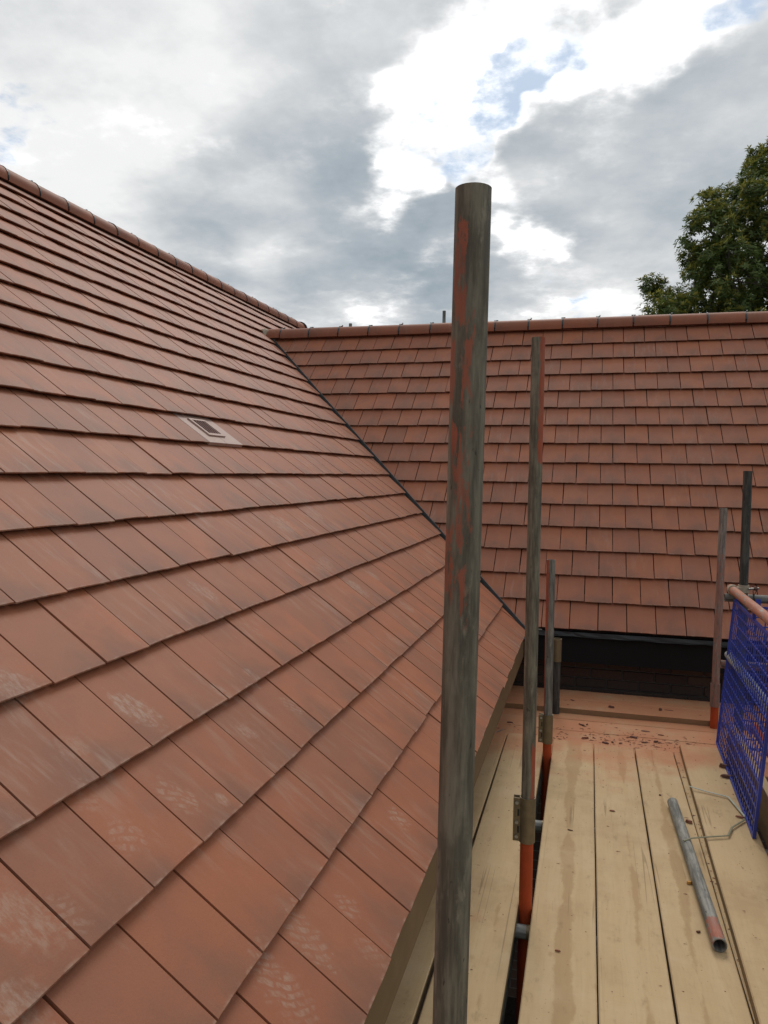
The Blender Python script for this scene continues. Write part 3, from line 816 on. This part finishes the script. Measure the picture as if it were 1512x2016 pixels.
# second standard
M['pole2u'] = tube_mat('second_tube', (.205, .18, .13), (.43, .095, .045), [(1.30, 1.9, -.62, .62, 1.35), (-.1, .28, -.55, .55, 1.25)], rust=.3)
st = thing('scaffold_standard', (-.195, 2.82, 0), 'tall upright tube with one orange side, sleeved onto an orange tube in the board gap', 'scaffold tube', 'upright scaffold tubes')
zs0, zs1 = CAM.z-1.352, CAM.z-1.185
tube_obj('upper_tube', (-.195, 2.82, CAM.z-1.26), W(-.196, 2.82, .488), M['pole2u'], st)
tube_obj('lower_tube', (-.195, 2.82, .012), (-.195, 2.82, CAM.z-1.262), M['orange'], st); sleeve(st, -.195, 2.82, zs0, zs1); base_plate(st, -.195, 2.82)
# third
M['pole3u'] = tube_mat('third_tube', (.215, .20, .17), (.42, .085, .04), [(.55, 1.2, -2.6, .75, 1.3), (-.1, .9, -2.8, .5, .75)], rust=.2)
st = thing('scaffold_standard', (-.203, 4.40, 0), 'shorter grey and red upright tube with a sleeve just above the dusty cross boards', 'scaffold tube', 'upright scaffold tubes')
tube_obj('upper_tube', W(-.203, 4.40, -1.43), W(-.207, 4.40, -.477), M['pole3u'], st)
tube_obj('lower_tube', (-.203, 4.40, .012), W(-.203, 4.40, -1.432), M['orange'], st); sleeve(st, -.203, 4.40, CAM.z-1.522, CAM.z-1.358); base_plate(st, -.203, 4.40)
# fourth: short stub with an open sleeve on top
st = thing('scaffold_standard', (-.195, 5.345, 0), 'stub of dark upright tube with an empty sleeve on its top, by the brick wall', 'scaffold tube', 'upright scaffold tubes')
tube_obj('tube', (-.195, 5.345, .012), W(-.195, 5.345, -1.19), M['gal_dark'], st); sleeve(st, -.195, 5.345, CAM.z-1.275, CAM.z-1.12); base_plate(st, -.195, 5.345)
# fifth, right, reddish
st = thing('scaffold_standard', (.827, 5.345, 0), 'rusty pink upright tube with grey top standing by the wing wall', 'scaffold tube', 'upright scaffold tubes')
M['pole5u'] = tube_mat('rusty_pink_tube', (.30, .25, .215), (.36, .18, .135), [(-.1, .95, -1.6, 2.6, .66)], rust=.2)
tube_obj('upper_tube', W(.815, 5.345, -1.42), W(.826, 5.345, -.20), M['pole5u'], st)
tube_obj('lower_tube', (.815, 5.345, .012), W(.815, 5.345, -1.422), M['orange'], st)
MB().tube(W(.815, 5.345, -1.495), W(.815, 5.345, -1.345), .0292, 24, inner=.0255).build('sleeve_coupler', M['pole_red_grey'], st, True); base_plate(st, .815, 5.345)
# sixth: dark standard outside the guard rail
px6, py6 = .862, 4.79
st = thing('scaffold_standard', (px6, py6, 0), 'dark grey upright tube rising behind the blue mesh guards', 'scaffold tube', 'upright scaffold tubes')
tube_obj('tube', (px6, py6, .012), W(px6, py6, .037), M['gal_dark'], st); base_plate(st, px6, py6)
# standards beyond the wing ridge: only their tops show
for (px, py, Y, lab) in ((690, 637, 11.2, 'thin tube top showing over the wing ridge near the main roof'), (874.5, 612, 11.2, 'thin tube top showing over the wing ridge beside the near upright tube')):
    p = on_y(px, py, Y); st = thing('scaffold_standard', (p.x, Y, 0), lab, 'scaffold tube', 'tube tops behind the ridge')
    tube_obj('tube', (p.x, Y, .012), p, M['gal'], st); base_plate(st, p.x, Y)
# outer standards of the main run, out of sight below / beside the frame
# guard rails
RXX = .808
o = tube_obj('guard_rail', W(RXX, 4.87, -.652), W(RXX, -.6, -.652), M['pink_worn'])
tag(o, 'worn salmon painted top guard rail the blue mesh hangs from', 'scaffold tube')
o = tube_obj('guard_rail', W(RXX, 4.86, -1.045), W(RXX, -.6, -1.045), M['gal_pale'])
tag(o, 'pale middle guard rail behind the blue mesh', 'scaffold tube')
o = tube_obj('guard_rail', W(.772, 4.845, -.704), W(3.9, 4.845, -.704), M['gal'])
tag(o, 'grey crosswise guard rail running off to the right under the salmon rail', 'scaffold tube')
o = tube_obj('guard_rail', W(.765, 4.845, -1.10), W(3.9, 4.845, -1.10), M['pole_red_grey'])
tag(o, 'rust red crosswise middle rail behind the blue mesh', 'scaffold tube')
def coupler(loc, label, axis_y=True):
    """right-angle coupler: two bands, jaw block, eye bolts and nuts"""
    x, y, z = loc
    t_ = thing('scaffold_coupler', loc, label, 'coupler', 'right-angle couplers')
    MB().tube((px6, py6, z-.022), (px6, py6, z+.022), .030, 20, inner=.0246).build('upright_band', M['mortar'], t_, True)
    MB().tube((RXX, y+.024, CAM.z-.652), (RXX, y-.012, CAM.z-.652), .0305, 20, inner=.0246).build('rail_band', M['mortar'], t_, True)
    MB().box(((px6+RXX)/2, y-.006, z-.004), (.030, .042, .030)).build('jaw_block', M['mortar'], t_, bevel=.005)
    MB().tube((px6+.02, py6-.034, z+.004), (px6+.075, py6-.030, z+.010), .006, 8).build('bolt', M['nail'], t_)
    MB().tube((px6+.05, py6-.032, z+.007), (px6+.066, py6-.031, z+.009), .012, 6).build('nut', M['shard_dark'], t_)
coupler((px6, py6, CAM.z-.640), 'dusty coupler clamping the salmon rail to the dark upright tube')
# cable ties on the crosswise rail
for x_, lab in ((.925, 'black cable tie knotted round the crosswise rail'),):
    m_ = MB(); c = W(x_, 4.845, -.704)
    m_.path([c+Vector((0, .027*math.cos(a), .027*math.sin(a))) for a in np.linspace(0, 2*math.pi, 17)], .003, 6)
    m_.path([c+Vector((0, -.02, .02)), c+Vector((-.008, -.03, .05)), c+Vector((.014, -.03, .085))], .0022, 6)
    m_.path([c+Vector((0, -.02, .02)), c+Vector((.010, -.03, .05)), c+Vector((-.012, -.03, .08))], .0022, 6)
    m_.path([c+Vector((0, -.026, -.01)), c+Vector((.004, -.03, -.07))], .0022, 6)
    tag(m_.build('cable_tie', M['plastic_black']), lab, 'cable tie')
# transoms under the boards, seen in the gap
for i, (yy, lab) in enumerate(((2.765, 'grey tube under the boards at the foot of the orange upright'), (3.644, 'grey tube under the boards beside the steel sleeve'),
                               (4.497, 'grey tube under the boards just short of the cross boards'), (1.15, 'grey tube under the boards below the near upright'), (.1, 'grey tube under the boards behind the viewer'))):
    t_ = thing('transom', (-.7, yy, DECK-.0645), lab, 'scaffold tube', 'transoms under the deck')
    tube_obj('tube', (-.70, yy, DECK-.0645), (.95, yy, DECK-.0645), M['gal_pale'], t_)
    MB().tube((-.185, yy, DECK-.0645), (-.160, yy, DECK-.0645), .0262, 20, inner=.0245).build('band', M['sleeve'], t_, True)
for i, (xx, lab) in enumerate(((-.45, 'tube carrying the cross boards under the valley'), (.75, 'tube carrying the cross boards under the blue mesh'), (2.2, 'tube carrying the cross boards far to the right'))):
    o = tube_obj('transom', (xx, 4.55, DECK-.1035), (xx, 5.85, DECK-.1035), M['gal']); tag(o, lab, 'scaffold tube', 'transoms under the deck')
for xx, lab in ((-.245, 'long tube running below the board gap'), (.90, 'long tube running below the outer boards')):
    o = tube_obj('ledger', (xx, -1.2, DECK-.115), (xx, 5.4, DECK-.115), M['gal_dark']); tag(o, lab, 'scaffold tube', 'ledgers under the deck')

# ---- boards
def board(x0a, x1a, ya, x0b, x1b, yb, ztop, label, m, across=False, thick=.038, group='scaffold boards'):
    """plank from end a to end b; local Y runs along it"""
    a = Vector(((x0a+x1a)/2, ya, ztop)); b = Vector(((x0b+x1b)/2, yb, ztop))
    if across: a = Vector((ya, (x0a+x1a)/2, ztop)); b = Vector((yb, (x0b+x1b)/2, ztop))
    wa = abs(x1a-x0a); wb = abs(x1b-x0b); L = (b-a).length; n = 14
    r = random.Random(label); v = []; f = []
    bow = r.uniform(-.002, .002)
    for i in range(n+1):
        y = L*i/n; w = wa+(wb-wa)*i/n; e = [r.gauss(0, .0007) for _ in range(4)]
        z = bow*math.sin(math.pi*i/n)+r.gauss(0, .0004); c = .004
        v += [(-w/2+e[0], y, z-thick), (w/2+e[1], y, z-thick), (w/2+e[1], y, z-c), (w/2-c+e[1], y, z), (0, y, z+e[2]), (-w/2+c+e[0], y, z), (-w/2+e[0], y, z-c)]
    for i in range(n):
        for j in range(7): p = i*7+j; q = i*7+(j+1) % 7; f.append((p, q, q+7, p+7))
    f.append(tuple(range(6, -1, -1))); f.append(tuple(n*7+j for j in range(7)))
    me = bpy.data.meshes.new('scaffold_board'); me.from_pydata(v, [], f); me.update(); me.materials.append(m)
    bm = bmesh.new(); bm.from_mesh(me); bmesh.ops.recalc_face_normals(bm, faces=bm.faces[:]); bm.to_mesh(me); bm.free()
    o = bpy.data.objects.new('scaffold_board', me); col.objects.link(o)
    o['stain_amount'], o['stain_offset'] = STAIN.get(label.split(',')[0], (.25, .0))
    o.location = a; d = b-a; o.rotation_euler = (0, 0, math.atan2(-d.x, d.y)); WLOC[o] = a
    return tag(o, label, 'scaffold board', group)
LO = -.6
STAIN = {'plank just right of the dark gap': (1.15, .004), 'plank between the stained plank and the one under the loose tube': (.72, .03), 'plank under the loose tube': (.85, -.02), 'plank just left of the dark gap with the orange tube': (.45, .05)}
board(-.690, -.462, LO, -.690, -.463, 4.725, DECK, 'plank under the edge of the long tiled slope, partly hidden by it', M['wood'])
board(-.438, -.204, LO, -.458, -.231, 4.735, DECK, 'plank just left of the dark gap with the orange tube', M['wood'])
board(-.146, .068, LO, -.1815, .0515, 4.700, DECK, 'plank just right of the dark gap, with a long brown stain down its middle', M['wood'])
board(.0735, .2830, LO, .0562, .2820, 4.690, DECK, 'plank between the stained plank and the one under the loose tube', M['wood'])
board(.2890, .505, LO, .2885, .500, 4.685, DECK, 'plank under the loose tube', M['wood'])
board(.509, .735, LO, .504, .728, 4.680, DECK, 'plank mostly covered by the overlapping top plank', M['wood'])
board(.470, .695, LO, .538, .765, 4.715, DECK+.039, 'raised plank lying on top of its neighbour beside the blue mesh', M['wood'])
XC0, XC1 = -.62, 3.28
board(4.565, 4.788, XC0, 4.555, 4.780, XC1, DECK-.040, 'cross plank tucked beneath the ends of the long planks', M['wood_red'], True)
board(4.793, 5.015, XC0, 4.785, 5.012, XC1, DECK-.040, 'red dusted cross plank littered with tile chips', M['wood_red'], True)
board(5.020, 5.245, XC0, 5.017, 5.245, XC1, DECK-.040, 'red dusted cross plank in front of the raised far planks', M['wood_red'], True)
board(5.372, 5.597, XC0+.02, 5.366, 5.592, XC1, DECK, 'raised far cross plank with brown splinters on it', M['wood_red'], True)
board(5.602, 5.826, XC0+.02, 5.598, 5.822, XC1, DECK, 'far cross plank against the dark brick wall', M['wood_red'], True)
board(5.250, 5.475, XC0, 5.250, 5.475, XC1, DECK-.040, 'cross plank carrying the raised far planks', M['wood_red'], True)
# toe board along the outside edge
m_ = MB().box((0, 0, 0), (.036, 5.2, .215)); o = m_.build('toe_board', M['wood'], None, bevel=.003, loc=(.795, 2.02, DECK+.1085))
tag(o, 'plank set on edge as a toe board behind the blue mesh', 'toe board')
o = tube_obj('guard_rail', W(.93, 4.7, -1.42), W(.93, .2, -1.42), M['orange']); tag(o, 'orange tube low down outside the toe board', 'scaffold tube')

# ---- blue brick guards
def guard(P, ex, ez, wid, hei, label, pitch=.052, rowp=.056):
    """plastic mesh panel: P = lower corner, ex along, ez up"""
    ex, ez = Vector(ex).normalized(), Vector(ez).normalized(); en = ex.cross(ez).normalized()
    rot = Matrix((ex, en, ez)).transposed()
    t_ = thing('brick_guard', P, label, 'brick guard', 'blue mesh brick guards')
    m_ = MB(); nx = round(wid/pitch); nz = round(hei/rowp)
    for i in range(1, nx):
        c = P + ex*(i*wid/nx) + ez*(hei/2); m_.box(tuple(c), (.0066, .005, hei), rot)
    for j in range(1, nz):
        c = P + ex*(wid/2) + ez*(j*hei/nz) + en*.0005; m_.box(tuple(c), (wid, .0065, .0065), rot)
    m_.build('mesh', M['blue'], t_)
    m_ = MB()
    for a in (0, wid): m_.box(tuple(P+ex*a+ez*(hei/2)), (.013, .014, hei), rot)
    for b in (0, hei): m_.box(tuple(P+ex*(wid/2)+ez*b), (wid+.0131, .0141, .013), rot)
    m_.build('rim', M['blue'], t_)
    for a in (.06, wid*.5, wid-.06):                 # hooks over the rail
        m_ = MB(); c = P+ex*a+ez*hei
        m_.box(tuple(c+ez*.02), (.030, .011, .06), rot); m_.build('hook', M['blue'], t_)
    return t_
gb0, gb1 = Vector((.752, 4.79, DECK+.045)), Vector((.721, 3.565, DECK+.047))
ex = gb0-gb1
guard(gb1, ex, Vector((.070, 0, .90)), ex.length, .845, 'blue plastic mesh guard leaning inwards over the raised plank')
guard(Vector((.885, 4.815, DECK+.02)), (1, 0, 0), (0, 0, 1), 1.25, .83, 'blue plastic mesh guard hanging crosswise behind the leaning one')
# ---- loose tube on the boards
M['loose'] = tube_mat('loose_tube_mat', (.30, .29, .255), (.45, .14, .085), [(-.02, .16, 1.2, 1.4, .8), (.0, .14, 2.4, .8, .5)], rust=.10)
ta, tb = on_z(1417, 1862, DECK+TR), on_z(1324, 1580, DECK+TR)
ta.z = tb.z = DECK+TR+.001
o = tube_obj('loose_tube', ta, tb, M['loose']); tag(o, 'loose grey tube with orange painted end lying on the planks', 'scaffold tube')
# ---- plastic strap
def strap(pts, zs, name, label, m):
    P = [on_z(x, y, z) for (x, y), z in zip(pts, zs)]
    Q = []
    for i in range(len(P)-1):
        for k in range(4): Q.append(P[i].lerp(P[i+1], k/4))
    Q.append(P[-1]); tag(MB().path(Q, .005, 6, .5).build(name, m, None, True), label, 'strap')
zr = DECK+.043
strap([(1357, 1548), (1390, 1558), (1434, 1569), (1452, 1590), (1467, 1608)], [DECK+.055, zr+.006, zr+.006, zr+.006, zr+.006], 'plastic_strap', 'pale strap end lying across the raised plank', M['strap'])
strap([(1467, 1613), (1441, 1629), (1434, 1645), (1388, 1648), (1362, 1650), (1346, 1655)], [zr+.006, zr+.006, zr+.006, zr+.006, DECK+.052, DECK+.050], 'plastic_strap', 'olive strap running from the mesh to the loose tube', M['strap_dark'])

# ---- chips and shards: those large enough to tell apart
def shard(px, py, z, L, Wd, H, ang, m, label, seed, cat='tile chip', name='tile_shard'):
    H *= .45; L *= .9; Wd *= .7; r = random.Random(seed); p = on_z(px, py, z); n = 5+seed % 2; v = []; f = []
    pts = [(L/2*math.cos(2*math.pi*i/n)*r.uniform(.55, 1.15), Wd/2*math.sin(2*math.pi*i/n)*r.uniform(.5, 1.2)) for i in range(n)]
    ca, sa = math.cos(ang), math.sin(ang)
    for k, (zz, sc) in enumerate(((0, 1), (H, .82))):
        for (a, b) in pts: v.append(((a*ca-b*sa)*sc, (a*sa+b*ca)*sc, zz+r.uniform(0, H*.3)*k))
    f = [tuple(range(n-1, -1, -1)), tuple(range(n, 2*n))] + [(i, (i+1) % n, n+(i+1) % n, n+i) for i in range(n)]
    me = bpy.data.meshes.new(name); me.from_pydata(v, [], f); me.update(); me.materials.append(m)
    o = bpy.data.objects.new(name, me); col.objects.link(o); o.location = (p.x, p.y, z+.001); WLOC[o] = o.location
    return tag(o, label, cat, 'chips and litter on the planks')
ZC = DECK-.039
S, SD = M['shard'], M['shard_dark']
shard(1153, 1454, ZC, .075, .022, .018, .5, S, 'brick red stick of tile on the cross plank behind the stained plank', 1)
shard(1191, 1463, ZC, .055, .03, .012, -.5, SD, 'dark tile chip where two long planks end', 2)
shard(1206, 1462, ZC, .04, .018, .01, 2.2, SD, 'small dark chip right of the chip at the plank ends', 3)
shard(1222, 1464, ZC, .035, .02, .01, .3, SD, 'small chip behind the plank under the loose tube', 4)
shard(1246, 1452, ZC, .07, .03, .012, -.4, SD, 'flat dark chip in the middle of the cross planks', 5)
shard(1268, 1462, ZC, .06, .02, .009, .2, SD, 'thin chip near the middle of the cross planks', 6)
shard(1291, 1461, ZC, .06, .03, .014, .6, SD, 'curled dark chip left of the raised plank end', 7)
shard(1302, 1448, ZC, .055, .018, .01, -.15, S, 'slim red chip beyond the curled one', 8)
shard(1146, 1428, ZC, .06, .018, .012, -.6, SD, 'dark splinter on the cross plank near the left uprights', 9, 'splinter', 'splinter')
shard(1156, 1427, ZC, .025, .02, .012, 1.2, SD, 'dark crumb beside the left splinter', 10)
shard(1270, 1440, ZC, .09, .035, .006, -.2, SD, 'patch of dark bark on the cross plank', 11, 'bark', 'bark_flake')
shard(1203, 1393, DECK+.001, .07, .035, .022, -.4, SD, 'curled brown shaving on the raised far plank', 12, 'splinter', 'splinter')
shard(1300, 1399, DECK+.001, .045, .045, .026, 1.0, SD, 'clump of brown splinters on the raised far plank', 13, 'splinter', 'splinter')
shard(1318, 1399, DECK+.001, .10, .008, .006, -.1, SD, 'thin twig beside the clump of splinters', 14, 'twig', 'twig')
shard(1127, 1379, DECK+.001, .045, .014, .008, -.8, SD, 'sliver on the raised far plank near the stub tube', 15, 'splinter', 'splinter')
shard(1426, 1511, zr-.002, .10, .045, .03, -.5, SD, 'larger dark red shard under the edge of the blue mesh', 16)
shard(1432, 1531, zr-.002, .085, .035, .024, -.1, SD, 'smaller dark red shard under the edge of the blue mesh', 17)
shard(1357, 1620, DECK+.001, .055, .04, .022, -.6, S, 'rounded pink chip beside the loose tube', 18)
shard(1357, 1740, DECK+.001, .032, .028, .016, .4, M['yellow_bit'], 'small yellow chip left of the loose tube', 19, 'chip', 'yellow_chip')
shard(1205, 1597, DECK+.001, .032, .018, .008, -.2, S, 'small red chip alone on the plank left of the loose tube plank', 20)
shard(1458, 1610, zr-.002, .05, .018, .012, -.2, S, 'orange chip by the mesh near the strap', 21)
shard(1097, 1873, DECK+.001, .024, .010, .008, -.15, S, 'reddish splinter on the stained plank near the viewer', 22, 'splinter', 'splinter')
shard(1122, 1635, DECK+.001, .030, .009, .007, -.2, SD, 'dark splinter on the brown stain of the stained plank', 23, 'splinter', 'splinter')
shard(1299, 1566, DECK+.001, .018, .014, .008, 0, SD, 'black crumb on the plank left of the loose tube top', 24)
shard(1375, 1836, DECK+.001, .026, .016, .010, .5, SD, 'dark three cornered chip left of the tube mouth', 25)
shard(1003, 1423, ZC, .05, .014, .012, .1, SD, 'dark splinter on the cross plank left of the uprights', 26, 'splinter', 'splinter')
m_ = MB(); a = on_z(975, 1442, ZC+.008); b = on_z(990, 1436, ZC+.008); m_.tube(a, b, .0025, 8); m_.tube(a, a+(a-b).normalized()*.004, .006, 8)
tag(m_.build('nail', M['nail']), 'roofing nail lying at the end of the inner planks', 'nail')
# crumbs too small to pick apart
m_ = MB(); rr = random.Random(5)
def crumb(x, y, z, s):
    a = rr.uniform(0, 6.3); b = len(m_.v); el = rr.choice((.6, 1, 1.6, 2.6))
    for k in range(3): m_.v.append((x+el*s*rr.uniform(.5, 1.3)*math.cos(a+2.1*k), y+s*rr.uniform(.25, .8)*math.sin(a+2.1*k), z))
    m_.v.append((x, y, z+s*.4)); m_.f += [(b, b+2, b+1), (b, b+1, b+3), (b+1, b+2, b+3), (b+2, b, b+3)]
for _ in range(420):
    x = rr.uniform(-.55, 1.2) if rr.random() < .5 else rr.gauss(.33, .28); y = rr.gauss(4.93, .11)
    if 4.75 < y < 5.24: crumb(x, y, ZC, rr.choice((.003, .004, .005, .007, .010)))
for _ in range(70): crumb(rr.uniform(-.5, 1.1), rr.uniform(5.39, 5.78), DECK+.001, rr.choice((.003, .004, .007)))
for _ in range(120):
    x = rr.uniform(-.15, .50); y = 4.65-abs(rr.gauss(0, 1.1)); 
    if y > 1.8: crumb(x, y, DECK+.001, rr.choice((.002, .003, .0045)))
for _ in range(60): crumb(rr.uniform(-.44, -.24), rr.uniform(1.8, 4.6), DECK+.001, rr.choice((.002, .003, .004)))
for _ in range(40): crumb(rr.uniform(.56, .72), rr.uniform(2.3, 4.6), zr-.002, rr.choice((.002, .003, .005)))
for _ in range(60): crumb(rr.gauss(.515, .006), rr.uniform(2.2, 4.6), DECK+.001, rr.choice((.003, .004, .007)))
o = m_.build('crumbs', M['shard_mid']); tag(o, 'fine dark red crumbs and grit scattered over the planks', 'grit'); o['kind'] = 'stuff'

# ------------------------------------------------------------------ sweet chestnut beyond the wing
def tree():
    D = 24.0
    base = at_dist(1640, 900, D); base = Vector((base.x, base.y, 0))
    t_ = thing('chestnut_tree', base, 'large sweet chestnut tree in yellow flower beyond the wing roof', 'tree')
    r = random.Random(11)
    lob = [(1545, 340, 70), (1480, 372, 42), (1420, 395, 40), (1400, 445, 62), (1470, 455, 80), (1385, 500, 48), (1440, 540, 80), (1530, 500, 110), (1400, 590, 60), (1310, 590, 36),
           (1300, 620, 46), (1360, 630, 70), (1460, 640, 90), (1285, 555, 17), (1500, 312, 26), (1600, 420, 150), (1690, 330, 150), (1780, 480, 170), (1700, 600, 180), (1560, 640, 130), (1880, 600, 150), (1620, 700, 200), (1460, 720, 140), (1340, 700, 80), (1800, 740, 180)]
    cens = []
    for i, (px, py, rad) in enumerate(lob):
        py += 12
        dd = D + r.uniform(-1.6, 1.6) + (0 if rad < 90 else .8)
        cens.append((at_dist(px, py, dd), rad/FPX*dd))
    # limbs
    m_ = MB(); fork = base + Vector((0, 0, 5.2))
    m_.path([base, base+Vector((.1, 0, 2.6)), fork], [.55, .42, .36], 12); m_.build('trunk', M['bark'], t_, True)
    m_ = MB()
    for c, rad in cens:
        k = fork + (c-fork)*.45 + Vector((r.uniform(-.5, .5), r.uniform(-.5, .5), .5))
        m_.path([fork+Vector((0, 0, -.3)), k, c], [.17, .09, .03], 7)
        for _ in range(9):
            d = Vector((r.gauss(0, 1), r.gauss(0, 1), r.gauss(.2, 1))).normalized()
            m_.path([c, c+d*rad*.5+Vector((0, 0, .05)), c+d*rad*.95], [.025, .014, .006], 5)
    m_.build('limbs', M['bark'], t_, True)
    V, Fc = [], []; V2, F2 = [], []
    def leaf(p, d, up, L, w):
        s = d.cross(up); s = s.normalized() if s.length > 1e-4 else Vector((1, 0, 0)); nrm = s.cross(d)
        b = len(V); mid = p+d*L*.45+nrm*(-.04*L); tip = p+d*L-nrm*L*.12
        V.extend((tuple(p), tuple(mid-s*w+nrm*w*.35), tuple(tip), tuple(mid+s*w+nrm*w*.35), tuple(mid)))
        Fc.extend(((b, b+4, b+1), (b+1, b+4, b+2), (b, b+3, b+4), (b+4, b+3, b+2)))
    for c, rad in cens:
        for _ in range(int(30*rad**2)+9):
            d = Vector((r.gauss(0, 1), r.gauss(0, 1), r.gauss(.12, 1))).normalized()
            rr_ = rad*(r.uniform(.35, 1.0)**.5)*r.uniform(.82, 1.18)
            cl = c + Vector((d.x*rr_, d.y*rr_, d.z*rr_*.92)); cr = r.uniform(.16, .36); flower = r.random() < .5 and d.z > -.3
            for _ in range(r.randint(6, 11)):
                e = Vector((r.gauss(0, 1), r.gauss(0, 1), r.gauss(.25, .8))).normalized()
                p = cl + e*cr*r.uniform(.4, 1.1)
                axis = (e*.6 + d*.35 + Vector((0, 0, .6))).normalized()
                q = axis.to_track_quat('Z', 'Y'); n = r.randint(7, 10)
                for i in range(n):
                    a = 2*math.pi*i/n + r.uniform(-.3, .3); el = r.uniform(-.15, .65)
                    dv = q @ Vector((math.cos(a)*math.cos(el), math.sin(a)*math.cos(el), math.sin(el)))
                    leaf(p+axis*r.uniform(-.08, .04), dv, axis, r.uniform(.11, .19), r.uniform(.021, .031))
                if flower and r.random() < .8:
                    for i in range(r.randint(7, 12)):
                        a = r.uniform(0, 6.3); el = r.uniform(.05, 1.0)
                        dv = q @ Vector((math.cos(a)*math.cos(el), math.sin(a)*math.cos(el), math.sin(el)))
                        s = dv.cross(Vector((.3, .2, .9))).normalized()*.016; L = r.uniform(.12, .21); b = len(V2)
                        p0 = p+axis*.03; p1 = p0+dv*L*.6; p2 = p0+dv*L+Vector((0, 0, -.02))
                        V2.extend((tuple(p0-s), tuple(p0+s), tuple(p1+s), tuple(p1-s), tuple(p2))); F2.extend(((b, b+1, b+2, b+3), (b+3, b+2, b+4)))
    me = bpy.data.meshes.new('crown'); me.from_pydata(V, [], Fc); me.update(); me.materials.append(M['leaf']); link('crown', me, t_)
    me = bpy.data.meshes.new('catkins'); me.from_pydata(V2, [], F2); me.update(); me.materials.append(M['catkin']); link('catkins', me, t_)
tree()
